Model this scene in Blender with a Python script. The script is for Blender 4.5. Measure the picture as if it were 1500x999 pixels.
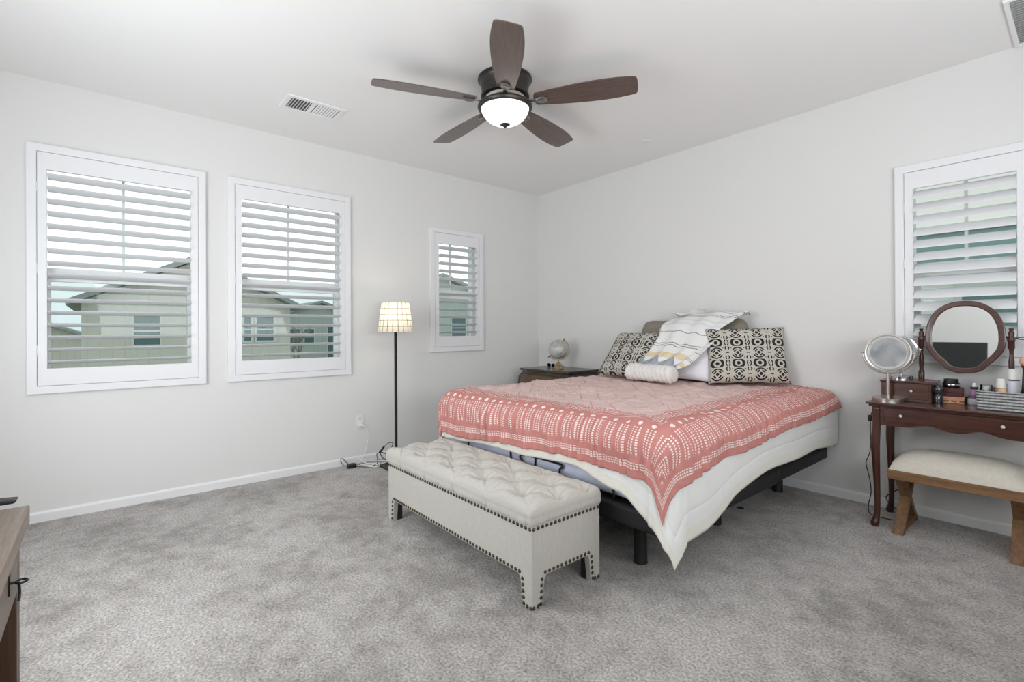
import bpy, bmesh, math, random
from math import sin, cos, pi, hypot, atan2, exp, sqrt, radians
from mathutils import Vector, Matrix, noise

random.seed(4)
scene = bpy.context.scene
COL = scene.collection
for o in list(bpy.data.objects):
    bpy.data.objects.remove(o)

# ------------------------------------------------------------------ camera
FPX = 714.6765
cam_d = bpy.data.cameras.new('camera')
cam_d.sensor_fit = 'HORIZONTAL'
cam_d.sensor_width = 36.0
cam_d.lens = FPX / 1500 * 36.0
cam_d.shift_y = -17.8 / 1500
cam_d.clip_start = 0.02
cam = bpy.data.objects.new('camera', cam_d)
COL.objects.link(cam)
yaw, pitch, roll = -0.8738, 0.0017, -0.005
Fv = Vector((sin(yaw) * cos(pitch), cos(yaw) * cos(pitch), sin(pitch)))
rv = Vector((cos(yaw), -sin(yaw), 0))
uv_ = rv.cross(Fv)
r2 = rv * cos(roll) + uv_ * sin(roll)
u2 = uv_ * cos(roll) - rv * sin(roll)
cam.matrix_world = Matrix(((r2.x, u2.x, -Fv.x, 4.193), (r2.y, u2.y, -Fv.y, -3.9128), (r2.z, u2.z, -Fv.z, 1.1729), (0, 0, 0, 1)))
scene.camera = cam

# ------------------------------------------------------------------ exposure, sky, lights
scene.view_settings.view_transform = 'Standard'
scene.view_settings.look = 'None'
scene.view_settings.exposure = -0.13
scene.view_settings.gamma = 1.0
scene.view_settings.use_curve_mapping = False
scene.cycles.max_bounces = 10
scene.cycles.diffuse_bounces = 6
scene.cycles.transparent_max_bounces = 16
scene.cycles.caustics_reflective = False
scene.cycles.caustics_refractive = False
scene.cycles.sample_clamp_indirect = 4.0
scene.cycles.use_denoising = True

SKY_STRENGTH = 1.6
world = bpy.data.worlds.new('sky')
scene.world = world
world.use_nodes = True
wn = world.node_tree
wn.nodes.clear()
wo = wn.nodes.new('ShaderNodeOutputWorld')
wb = wn.nodes.new('ShaderNodeBackground')
wt = wn.nodes.new('ShaderNodeTexCoord')
wsx = wn.nodes.new('ShaderNodeSeparateXYZ')
wr = wn.nodes.new('ShaderNodeValToRGB')
wr.color_ramp.elements[0].position = 0.46
wr.color_ramp.elements[0].color = (0.80, 0.86, 0.93, 1)
wr.color_ramp.elements[1].position = 0.56
wr.color_ramp.elements[1].color = (0.96, 0.99, 1.0, 1)
wm = wn.nodes.new('ShaderNodeMath')
wm.operation = 'MULTIPLY_ADD'
wm.inputs[1].default_value = 0.5
wm.inputs[2].default_value = 0.5
wn.links.new(wt.outputs['Generated'], wsx.inputs[0])
wn.links.new(wsx.outputs['Z'], wm.inputs[0])
wn.links.new(wm.outputs[0], wr.inputs['Fac'])
wn.links.new(wr.outputs['Color'], wb.inputs['Color'])
wb.inputs['Strength'].default_value = SKY_STRENGTH
wn.links.new(wb.outputs[0], wo.inputs['Surface'])


def area(name, loc, direction, sx, sy, power, color=(1, 1, 1)):
    d = bpy.data.lights.new(name, 'AREA')
    d.shape = 'RECTANGLE'
    d.size, d.size_y, d.energy, d.color = sx, sy, power, color
    o = bpy.data.objects.new(name, d)
    o.location = loc
    o.rotation_euler = Vector(direction).to_track_quat('-Z', 'Y').to_euler()
    COL.objects.link(o)
    return o


# two area fills added out of view to brighten the room; no windows there
area('south_fill_area', (1.9, -4.70, 1.5), (-0.1, 1, 0.12), 1.8, 1.6, 72, (0.94, 0.975, 1.0))
area('east_fill_area', (5.28, -2.7, 1.7), (-1, 0.12, 0.85), 2.6, 1.5, 116, (0.94, 0.975, 1.0))

# ------------------------------------------------------------------ node helpers


class X:
    """a float socket with arithmetic"""

    def __init__(s, nt, v):
        s.nt, s.v = nt, v

    def op(s, o, *a):
        n = s.nt.nodes.new('ShaderNodeMath')
        n.operation = o
        for i, q in enumerate((s,) + a):
            if isinstance(q, X):
                s.nt.links.new(q.v, n.inputs[i])
            else:
                n.inputs[i].default_value = q
        return X(s.nt, n.outputs[0])

    def __add__(s, b): return s.op('ADD', b)
    def __radd__(s, b): return s.op('ADD', b)
    def __sub__(s, b): return s.op('SUBTRACT', b)
    def __rsub__(s, b): return (s * -1.0) + b
    def __mul__(s, b): return s.op('MULTIPLY', b)
    def __rmul__(s, b): return s.op('MULTIPLY', b)
    def __truediv__(s, b): return s.op('DIVIDE', b)
    def lt(s, b): return s.op('LESS_THAN', b)
    def gt(s, b): return s.op('GREATER_THAN', b)
    def min(s, b): return s.op('MINIMUM', b)
    def max(s, b): return s.op('MAXIMUM', b)
    def abs(s): return s.op('ABSOLUTE')
    def sin(s): return s.op('SINE')
    def cos(s): return s.op('COSINE')
    def sqrt(s): return s.op('SQRT')
    def frac(s): return s.op('FRACT')
    def floor(s): return s.op('FLOOR')
    def pow(s, b): return s.op('POWER', b)
    def band(s, a, b): return s.gt(a) * s.lt(b)
    def cell(s, p): return ((s / p).frac() - 0.5).abs() * p      # distance from the middle of each period


def sel(c, a, b):
    return c * a + (1.0 - c) * b


class M:
    def __init__(s, name, color=(0.8, 0.8, 0.8), rough=0.6, metal=0.0, spec=0.5, **kw):
        s.m = bpy.data.materials.new(name)
        s.m.use_nodes = True
        s.nt = s.m.node_tree
        s.b = s.nt.nodes['Principled BSDF']
        s.b.inputs['Base Color'].default_value = (*color, 1)
        s.b.inputs['Roughness'].default_value = rough
        s.b.inputs['Metallic'].default_value = metal
        s.b.inputs['Specular IOR Level'].default_value = spec
        for k, v in kw.items():
            s.b.inputs[k.replace('_', ' ')].default_value = v
        s._tc = None

    def tc(s, which='Object'):
        if s._tc is None:
            s._tc = s.nt.nodes.new('ShaderNodeTexCoord')
        return s._tc.outputs[which]

    def coords(s, which='UV'):
        n = s.nt.nodes.new('ShaderNodeSeparateXYZ')
        s.nt.links.new(s.tc(which), n.inputs[0])
        return X(s.nt, n.outputs[0]), X(s.nt, n.outputs[1]), X(s.nt, n.outputs[2])

    def mapped(s, scale, which='Object', rot=(0, 0, 0)):
        n = s.nt.nodes.new('ShaderNodeMapping')
        n.inputs['Scale'].default_value = scale
        n.inputs['Rotation'].default_value = rot
        s.nt.links.new(s.tc(which), n.inputs['Vector'])
        return n.outputs[0]

    def noise(s, scale=5, detail=3, vec=None, rough=0.55):
        n = s.nt.nodes.new('ShaderNodeTexNoise')
        n.inputs['Scale'].default_value = scale
        n.inputs['Detail'].default_value = detail
        n.inputs['Roughness'].default_value = rough
        s.nt.links.new(vec if vec is not None else s.tc(), n.inputs['Vector'])
        return X(s.nt, n.outputs['Fac'])

    def mix(s, f, a, b):
        n = s.nt.nodes.new('ShaderNodeMix')
        n.data_type = 'RGBA'
        if isinstance(f, X):
            s.nt.links.new(f.v, n.inputs['Factor'])
        else:
            n.inputs['Factor'].default_value = f
        for k, q in ((6, a), (7, b)):
            if isinstance(q, tuple):
                n.inputs[k].default_value = (*q, 1)
            else:
                s.nt.links.new(q, n.inputs[k])
        return n.outputs[2]

    def ramp(s, f, stops):
        n = s.nt.nodes.new('ShaderNodeValToRGB')
        e = n.color_ramp.elements
        while len(e) < len(stops):
            e.new(0.5)
        for q, (p, c) in zip(e, stops):
            q.position = p
            q.color = (*c, 1)
        s.nt.links.new(f.v, n.inputs['Fac'])
        return n.outputs['Color']

    def color(s, sock):
        s.nt.links.new(sock, s.b.inputs['Base Color'])
        return s

    def bump(s, h, strength=0.3, dist=0.01):
        n = s.nt.nodes.new('ShaderNodeBump')
        n.inputs['Strength'].default_value = strength
        n.inputs['Distance'].default_value = dist
        s.nt.links.new(h.v, n.inputs['Height'])
        s.nt.links.new(n.outputs[0], s.b.inputs['Normal'])
        return s


def plain(name, color, rough=0.5, metal=0.0, var=0.06, nscale=30, **kw):
    k = M(name, color, rough, metal, **kw)
    f = k.noise(nscale, 3)
    d = tuple(c * (1 - var) for c in color)
    l = tuple(min(1, c * (1 + var)) for c in color)
    k.color(k.mix(f, d, l))
    return k.m


def wood(name, dark, light, axis='x', rough=0.4, scale=1.0, coat=0.0):
    k = M(name, dark, rough)
    sc = {'x': (1.2, 14, 14), 'y': (14, 1.2, 14), 'z': (14, 14, 1.2)}[axis]
    v = k.mapped(tuple(q * scale for q in sc))
    f = k.noise(3.0, 6, v, 0.65)
    f2 = k.noise(14.0, 3, v)
    k.color(k.ramp(f * 0.75 + f2 * 0.25, [(0.32, dark), (0.68, light)]))
    k.bump(f2, 0.08, 0.004)
    k.b.inputs['Coat Weight'].default_value = coat
    return k.m


# ------------------------------------------------------------------ mesh helpers


class MB:
    def __init__(s):
        s.v, s.f, s.uv = [], [], {}

    def add(s, vs, fs):
        k = len(s.v)
        s.v += [tuple(q) for q in vs]
        s.f += [tuple(i + k for i in f) for f in fs]

    def box(s, x0, x1, y0, y1, z0, z1, mat=None):
        vs = [Vector((x, y, z)) for z in (z0, z1) for y in (y0, y1) for x in (x0, x1)]
        if mat is not None:
            vs = [mat @ q for q in vs]
        s.add(vs, [(0, 2, 3, 1), (4, 5, 7, 6), (0, 1, 5, 4), (2, 6, 7, 3), (0, 4, 6, 2), (1, 3, 7, 5)])
        return s

    def prism(s, pts, fn, d0, d1):
        """outline pts (a,b) swept between d0 and d1; fn(a,b,d)->xyz"""
        n = len(pts)
        s.add([fn(a, b, d0) for a, b in pts] + [fn(a, b, d1) for a, b in pts],
              [tuple(range(n)), tuple(range(2 * n - 1, n - 1, -1))] + [(i, (i + 1) % n, n + (i + 1) % n, n + i) for i in range(n)])
        return s

    def ring(s, outer, inner, fn, d0, d1):
        """closed frame between two outlines with the same number of points"""
        n = len(outer)
        s.add([fn(a, b, d0) for a, b in outer] + [fn(a, b, d0) for a, b in inner] +
              [fn(a, b, d1) for a, b in outer] + [fn(a, b, d1) for a, b in inner], [])
        k = len(s.v) - 4 * n
        for i in range(n):
            j = (i + 1) % n
            s.f += [(k + i, k + j, k + n + j, k + n + i), (k + 2 * n + i, k + 3 * n + i, k + 3 * n + j, k + 2 * n + j),
                    (k + i, k + 2 * n + i, k + 2 * n + j, k + j), (k + n + i, k + n + j, k + 3 * n + j, k + 3 * n + i)]
        return s

    def frame(s, a0, a1, b0, b1, w, fn, d0, d1, w2=None):
        w2 = w if w2 is None else w2
        return s.ring([(a0, b0), (a1, b0), (a1, b1), (a0, b1)],
                      [(a0 + w, b0 + w2), (a1 - w, b0 + w2), (a1 - w, b1 - w2), (a0 + w, b1 - w2)], fn, d0, d1)

    def lathe(s, prof, c=(0, 0, 0), n=28, mat=None):
        """prof: list of (r,z); closes to the axis at both ends"""
        vs, fs = [], []
        c = Vector(c)
        m = len(prof)
        for r, z in prof:
            for i in range(n):
                a = 2 * pi * i / n
                q = Vector((r * cos(a), r * sin(a), z))
                vs.append((mat @ q if mat is not None else q) + c)
        for k in range(m - 1):
            for i in range(n):
                j = (i + 1) % n
                fs.append((k * n + i, k * n + j, (k + 1) * n + j, (k + 1) * n + i))
        if prof[0][0] > 1e-6:
            fs.append(tuple(range(n - 1, -1, -1)))
        if prof[-1][0] > 1e-6:
            fs.append(tuple((m - 1) * n + i for i in range(n)))
        s.add(vs, fs)
        return s

    def tube(s, path, r, n=10, closed=False):
        path = [Vector(p) for p in path]
        rs = r if isinstance(r, (list, tuple)) else [r] * len(path)
        m = len(path)
        vs, fs = [], []
        up = None
        for i, p in enumerate(path):
            a = path[(i - 1) % m] if closed else path[max(i - 1, 0)]
            b = path[(i + 1) % m] if closed else path[min(i + 1, m - 1)]
            t = (b - a).normalized()
            if up is None:
                up = t.orthogonal().normalized()
            up = (up - t * up.dot(t))
            up = up.normalized() if up.length > 1e-6 else t.orthogonal().normalized()
            sd = t.cross(up)
            for k in range(n):
                q = 2 * pi * k / n
                vs.append(p + (up * cos(q) + sd * sin(q)) * rs[i])
        for i in range(m if closed else m - 1):
            for k in range(n):
                j = (k + 1) % n
                i2 = (i + 1) % m
                fs.append((i * n + k, i * n + j, i2 * n + j, i2 * n + k))
        if not closed:
            fs += [tuple(range(n - 1, -1, -1)), tuple((m - 1) * n + k for k in range(n))]
        s.add(vs, fs)
        return s

    def grid(s, fn, nu, nv, uvfn=None):
        """fn(i/nu, j/nv) -> xyz"""
        k = len(s.v)
        for j in range(nv + 1):
            for i in range(nu + 1):
                u, v = i / nu, j / nv
                s.v.append(tuple(fn(u, v)))
                if uvfn:
                    s.uv[len(s.v) - 1] = uvfn(u, v)
        for j in range(nv):
            for i in range(nu):
                a = k + j * (nu + 1) + i
                s.f.append((a, a + 1, a + nu + 2, a + nu + 1))
        return s

    def build(s, name, mat, parent=None, smooth=False, bevel=0.0, bevel_seg=2, solid=0.0, sub=0, recalc=True, angle=None, weld=False):
        me = bpy.data.meshes.new(name)
        org = Vector((0, 0, 0))
        q = parent
        while q is not None:
            org += Vector(q.location)
            q = q.parent
        me.from_pydata([tuple(Vector(v) - org) for v in s.v], [], s.f)
        if s.uv:
            ul = me.uv_layers.new(name='UVMap')
            for lp in me.loops:
                ul.data[lp.index].uv = s.uv.get(lp.vertex_index, (0, 0))
        if recalc or weld:
            bm = bmesh.new()
            bm.from_mesh(me)
            if weld:
                bmesh.ops.remove_doubles(bm, verts=bm.verts, dist=1e-5)
            if recalc:
                bmesh.ops.recalc_face_normals(bm, faces=bm.faces)
            bm.to_mesh(me)
            bm.free()
        me.materials.append(mat)
        if smooth:
            me.polygons.foreach_set('use_smooth', [True] * len(me.polygons))
            if angle is not None:
                me.set_sharp_from_angle(angle=radians(angle))
        o = bpy.data.objects.new(name, me)
        COL.objects.link(o)
        if parent is not None:
            o.parent = parent
        if solid:
            d = o.modifiers.new('thickness', 'SOLIDIFY')
            d.thickness = solid
            d.offset = 0
        if bevel:
            d = o.modifiers.new('edges', 'BEVEL')
            d.width = bevel
            d.segments = bevel_seg
            d.limit_method = 'ANGLE'
            d.angle_limit = radians(40)
        if sub:
            d = o.modifiers.new('subdivision', 'SUBSURF')
            d.levels = d.render_levels = sub
        return o


def tag(o, label=None, cat=None, group=None, kind=None):
    if label:
        o['label'] = label
    if cat:
        o['category'] = cat
    if group:
        o['group'] = group
    if kind:
        o['kind'] = kind
    return o


def empty(name, loc, label=None, cat=None, group=None, kind=None):
    o = bpy.data.objects.new(name, None)
    o.empty_display_size = 0.1
    o.location = loc
    COL.objects.link(o)
    return tag(o, label, cat, group, kind)


def fnW(a, b, d): return (d, a, b)         # west wall: a along y, d into the room
def fnN(a, b, d): return (a, -d, b)        # north wall: a along x, d into the room
def fnXZ(a, b, d): return (a, d, b)
def fnXY(a, b, d): return (a, b, d)


def rot(axis, deg, c=(0, 0, 0)):
    c = Vector(c)
    return Matrix.Translation(c) @ Matrix.Rotation(radians(deg), 4, axis) @ Matrix.Translation(-c)


def spline(pts, n=8, closed=False):
    pts = [Vector(p) for p in pts]
    m = len(pts)
    out = []
    for i in range(m if closed else m - 1):
        p0 = pts[(i - 1) % m] if closed else pts[max(i - 1, 0)]
        p1, p2 = pts[i], pts[(i + 1) % m]
        p3 = pts[(i + 2) % m] if closed else pts[min(i + 2, m - 1)]
        for k in range(n):
            t = k / n
            out.append(0.5 * ((2 * p1) + (p2 - p0) * t + (2 * p0 - 5 * p1 + 4 * p2 - p3) * t * t + (3 * p1 - p0 - 3 * p2 + p3) * t ** 3))
    if not closed:
        out.append(pts[-1])
    return out


def fbm(x, y, z=0.0, o=3):
    return noise.fractal(Vector((x, y, z)), 1.0, 2.0, o)


# ------------------------------------------------------------------ materials
def wall_mat(name, c):
    k = M(name, c, 0.85, spec=0.2)
    f = k.noise(160, 2)
    k.bump(f, 0.06, 0.003)
    return k.m


MAT_WALL = wall_mat('wall_paint', (0.745, 0.745, 0.735))
MAT_CEIL = wall_mat('ceiling_paint', (0.86, 0.855, 0.85))
MAT_TRIM = plain('trim_paint', (0.83, 0.83, 0.84), 0.35, var=0.01)
MAT_SHUT = plain('shutter_paint', (0.80, 0.805, 0.825), 0.35, var=0.01)
MAT_VINYL = plain('white_vinyl', (0.86, 0.87, 0.87), 0.4, var=0.01)
MAT_BLACK = plain('black_plastic', (0.012, 0.012, 0.013), 0.45, var=0.2)
MAT_WHITEP = plain('white_plastic', (0.82, 0.82, 0.81), 0.35, var=0.02)


def carpet_mat():
    k = M('carpet_pile', (0.36, 0.34, 0.325), 1.0, spec=0.05)
    big = k.noise(1.7, 4, rough=0.62)
    mid = k.noise(9, 4, rough=0.65)
    fine = k.noise(95, 3, rough=0.7)
    f = big * 0.55 + mid * 0.45
    c = k.ramp(f, [(0.40, (0.345, 0.322, 0.305)), (0.5, (0.500, 0.473, 0.453)), (0.59, (0.600, 0.573, 0.553))])
    c2 = k.mix((fine - 0.32) * 2.4, (0.22, 0.21, 0.205), (1.48, 1.47, 1.46))
    n = k.nt.nodes.new('ShaderNodeMix')
    n.data_type = 'RGBA'
    n.blend_type = 'MULTIPLY'
    n.inputs['Factor'].default_value = 0.75
    k.nt.links.new(c, n.inputs[6])
    k.nt.links.new(c2, n.inputs[7])
    k.color(n.outputs[2])
    k.bump(fine * 0.8 + mid * 0.6, 0.9, 0.012)
    k.b.inputs['Sheen Weight'].default_value = 0.25
    k.b.inputs['Sheen Roughness'].default_value = 0.5
    return k.m


MAT_CARPET = carpet_mat()


def glass_mat(name, tint, refl=0.5):
    m = bpy.data.materials.new(name)
    m.use_nodes = True
    nt = m.node_tree
    nt.nodes.clear()
    o = nt.nodes.new('ShaderNodeOutputMaterial')
    t = nt.nodes.new('ShaderNodeBsdfTransparent')
    t.inputs[0].default_value = (*tint, 1)
    g = nt.nodes.new('ShaderNodeBsdfGlossy')
    g.inputs['Roughness'].default_value = 0.02
    lw = nt.nodes.new('ShaderNodeFresnel')
    lw.inputs[0].default_value = 1.45
    mu = nt.nodes.new('ShaderNodeMath')
    mu.operation = 'MULTIPLY'
    mu.inputs[1].default_value = refl
    mx = nt.nodes.new('ShaderNodeMixShader')
    nt.links.new(lw.outputs[0], mu.inputs[0])
    nt.links.new(mu.outputs[0], mx.inputs[0])
    nt.links.new(t.outputs[0], mx.inputs[1])
    nt.links.new(g.outputs[0], mx.inputs[2])
    nt.links.new(mx.outputs[0], o.inputs[0])
    return m


MAT_GLASS = glass_mat('window_glass', (0.93, 0.97, 0.96))
MAT_GLASS_LOW = glass_mat('window_glass_screened', (0.76, 0.82, 0.81))
MAT_CLEAR = glass_mat('clear_glass', (0.88, 0.90, 0.90), 1.0)

# ------------------------------------------------------------------ room shell
XE, YS, H = 5.3, -4.75, 2.74
T = 0.17
floor = tag(MB().box(-T, XE + T, YS - T, T, -0.12, 0.0).build('floor', MAT_CARPET), kind='structure')
tag(MB().box(-T, XE + T, YS - T, T, H, H + 0.12).build('ceiling', MAT_CEIL), kind='structure')


def wall_with_holes(name, a0, a1, holes, fn):
    mb = MB()
    ea = sorted({a0, a1} | {h[0] for h in holes} | {h[1] for h in holes})
    eb = sorted({0.0, H} | {h[2] for h in holes} | {h[3] for h in holes})
    for i in range(len(ea) - 1):
        for j in range(len(eb) - 1):
            ca, cb = (ea[i] + ea[i + 1]) / 2, (eb[j] + eb[j + 1]) / 2
            if any(h[0] < ca < h[1] and h[2] < cb < h[3] for h in holes):
                continue
            mb.prism([(ea[i], eb[j]), (ea[i + 1], eb[j]), (ea[i + 1], eb[j + 1]), (ea[i], eb[j + 1])], fn, -T, 0.0)
    return tag(mb.build(name, MAT_WALL), kind='structure')


# windows: outer edges of the shutter frames
WIN = [(-4.274, -3.336, 0.790, 2.337, 'W', 16, 14), (-3.197, -2.256, 0.790, 2.337, 'W', 16, 14),
       (-1.458, -0.816, 0.956, 2.189, 'W', 12, 12), (3.372, 4.012, 0.956, 2.198, 'N', 12, -41)]
HI = 0.042
wall_with_holes('wall_west', YS - T, 0.0, [(w[0] + HI, w[1] - HI, w[2] + HI, w[3] - HI) for w in WIN[:3]], fnW)
wall_with_holes('wall_north', -T, XE + T, [(w[0] + HI, w[1] - HI, w[2] + HI, w[3] - HI) for w in WIN[3:]], fnN)
tag(MB().box(XE, XE + T, YS, 0.0, 0, H).build('wall_east', MAT_WALL), kind='structure')
tag(MB().box(-0.0, XE + T, YS - T, YS, 0, H).build('wall_south', MAT_WALL), kind='structure')

BB = [(0.0, 0.0), (0.013, 0.0), (0.013, 0.050), (0.010, 0.058), (0.006, 0.062), (0.0, 0.064)]


def baseboard(name, fn, a0, a1):
    mb = MB()
    mb.prism(BB, lambda d, z, a: fn(a, z, d), a0, a1)
    return tag(mb.build(name, MAT_TRIM), kind='structure')


baseboard('baseboard_west', fnW, YS, -0.013)
baseboard('baseboard_north', fnN, 0.0, XE)
baseboard('baseboard_south', lambda a, z, d: (a, YS + d, z), 0.0, XE)
baseboard('baseboard_east', lambda a, z, d: (XE - d, a, z), YS, 0.0)

# ------------------------------------------------------------------ windows and shutters
SHL = ['white plantation shutter on the leftmost large window, nearest the left edge',
       'white plantation shutter on the large window beside the floor lamp',
       'small narrow white plantation shutter between the floor lamp and the room corner',
       'white plantation shutter with nearly closed louvers behind the vanity mirror']
for k, (a0, a1, z0, z1, side, nl, tilt) in enumerate(WIN):
    fn = fnW if side == 'W' else fnN
    ca, cz = (a0 + a1) / 2, (z0 + z1) / 2
    win = empty('window_%d' % (k + 1), fn(ca, z0 + HI, -0.1), kind='structure')
    o0, o1, p0, p1 = a0 + HI, a1 - HI, z0 + HI, z1 - HI
    zm = 1.553
    MB().frame(o0, o1, p0, p1, 0.035, fn, -0.155, -0.085).build('window_frame', MAT_VINYL, win, bevel=0.003)
    mr = MB()
    mr.prism([(o0 + 0.03, zm - 0.030), (o1 - 0.03, zm - 0.030), (o1 - 0.03, zm + 0.030), (o0 + 0.03, zm + 0.030)], fn, -0.150, -0.092)
    mr.build('meeting_rail', MAT_VINYL, win, bevel=0.003)
    MB().frame(o0 + 0.033, o1 - 0.033, p0 + 0.033, zm - 0.028, 0.028, fn, -0.128, -0.098).build('lower_sash', MAT_VINYL, win, bevel=0.003)
    mu = MB()
    mu.prism([(ca - 0.008, zm + 0.03), (ca + 0.008, zm + 0.03), (ca + 0.008, p1 - 0.03), (ca - 0.008, p1 - 0.03)], fn, -0.135, -0.122)
    mu.build('muntin', MAT_VINYL, win)
    g = MB()
    g.prism([(o0 + 0.03, zm + 0.02), (o1 - 0.03, zm + 0.02), (o1 - 0.03, p1 - 0.03), (o0 + 0.03, p1 - 0.03)], fn, -0.131, -0.126)
    g.build('upper_pane', MAT_GLASS, win)
    g = MB()
    g.prism([(o0 + 0.06, p0 + 0.06), (o1 - 0.06, p0 + 0.06), (o1 - 0.06, zm - 0.05), (o0 + 0.06, zm - 0.05)], fn, -0.116, -0.111)
    g.build('lower_pane', MAT_GLASS_LOW, win)
    # the shutter
    sh = empty('plantation_shutter', fn(ca, z0, 0.0), SHL[k], 'shutter', 'white plantation shutters on the windows')
    f = MB()
    f.frame(a0, a1, z0, z1, 0.048, fn, 0.0005, 0.028)
    f.build('shutter_frame', MAT_SHUT, sh, bevel=0.004)
    q0, q1, s0, s1 = a0 + 0.0497, a1 - 0.0497, z0 + 0.0497, z1 - 0.0497
    st, rl = 0.044, 0.106
    MB().frame(q0, q1, s0, s1, st, fn, 0.001, 0.0265, rl).build('panel', MAT_SHUT, sh, bevel=0.003)
    l0, l1, t0, t1 = q0 + st + 0.002, q1 - st - 0.002, s0 + rl, s1 - rl
    pitch_ = (t1 - t0) / nl
    for i in range(nl):
        zc = t0 + pitch_ * (i + 0.5)
        prof = []
        tl = radians(tilt + random.uniform(-0.6, 0.6))
        for j in range(16):
            q = 2 * pi * j / 16
            dd, hh = 0.0445 * cos(q), 0.0055 * sin(q)
            prof.append((0.012 + dd * cos(tl) - hh * sin(tl), zc + dd * sin(tl) + hh * cos(tl)))
        m = MB()
        m.prism(prof, lambda d, z, a, fn=fn: fn(a, z, d), l0, l1)
        m.build('louver', MAT_SHUT, sh, smooth=True, angle=50)
    for zz in (s0 + 0.22, cz, s1 - 0.22):
        hg = MB()
        ha = a0 + 0.0488
        hg.tube([fn(ha, zz - 0.03, 0.030), fn(ha, zz + 0.03, 0.030)], 0.0032, 8)
        hg.build('hinge', MAT_SHUT, sh, smooth=True, angle=50)

# ------------------------------------------------------------------ ceiling fan
FC = Vector((1.833, -1.985, 0))
MAT_BRONZE = plain('dark_bronze', (0.060, 0.055, 0.052), 0.38, 0.75, var=0.15)
MAT_STEEL = plain('pewter_metal', (0.30, 0.29, 0.28), 0.30, 0.9, var=0.1)


def blade_mat():
    k = M('fan_blade_wood', (0.09, 0.06, 0.045), 0.38)
    u, v, _ = k.coords('UV')
    n = k.nt.nodes.new('ShaderNodeCombineXYZ')
    k.nt.links.new((u * 3.0).v, n.inputs[0])
    k.nt.links.new((v * 60.0).v, n.inputs[1])
    f = k.noise(1.6, 6, n.outputs[0], 0.65)
    k.color(k.ramp(f, [(0.3, (0.050, 0.030, 0.024)), (0.7, (0.135, 0.085, 0.066))]))
    k.b.inputs['Coat Weight'].default_value = 0.7
    k.b.inputs['Coat Roughness'].default_value = 0.38
    return k.m


MAT_BLADE = blade_mat()
fan = empty('ceiling_fan', (FC.x, FC.y, H), 'five-blade dark wood ceiling fan with lit white glass bowl', 'ceiling fan')
MB().lathe([(0.150, H), (0.168, H - 0.002), (0.170, H - 0.012), (0.160, H - 0.018), (0.152, H - 0.03), (0.146, H - 0.08),
            (0.146, H - 0.104), (0.152, H - 0.110), (0.152, H - 0.120), (0.144, H - 0.124), (0.06, H - 0.126)], (FC.x, FC.y, 0), 56).build(
    'motor_housing', MAT_BRONZE, fan, smooth=True, angle=35)
MB().lathe([(0.05, 2.640), (0.124, 2.638), (0.126, 2.612), (0.118, 2.603), (0.05, 2.602)], (FC.x, FC.y, 0), 48).build(
    'hub_plate', plain('cream_metal', (0.62, 0.56, 0.48), 0.4, 0.3), fan, smooth=True, angle=35)
MB().lathe([(0.1515, 2.5785), (0.160, 2.578), (0.169, 2.572), (0.172, 2.562), (0.168, 2.551), (0.160, 2.547), (0.1515, 2.547), (0.1515, 2.5785)],
           (FC.x, FC.y, 0), 56).build('light_fitter', MAT_BRONZE, fan, smooth=True, angle=35)
kb = M('lit_white_glass', (0.9, 0.89, 0.87), 0.25)
kb.b.inputs['Emission Color'].default_value = (1.0, 0.95, 0.88, 1)
fb = kb.noise(9, 4)
kb.nt.links.new((fb * 0.5 + 0.95).v, kb.b.inputs['Emission Strength'])
MB().lathe([(0.150, 2.552), (0.149, 2.545), (0.143, 2.528), (0.128, 2.503), (0.104, 2.481), (0.070, 2.463), (0.036, 2.455), (0.0, 2.453)],
           (FC.x, FC.y, 0), 56).build('glass_bowl', kb.m, fan, smooth=True)
MB().lathe([(0.0, 2.462), (0.030, 2.459), (0.031, 2.453), (0.022, 2.448), (0.012, 2.444), (0.008, 2.437), (0.004, 2.432), (0.0, 2.430)],
           (FC.x, FC.y, 0), 24).build('finial', MAT_BRONZE, fan, smooth=True)
R0, R1 = 0.20, 0.805


def blade_half(t):
    # half width along the blade, t 0..1
    w = 0.052 + 0.036 * sin(min(1.0, t / 0.72) * pi / 2) - 0.014 * max(0, (t - 0.72) / 0.28) ** 2
    return w


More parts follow.
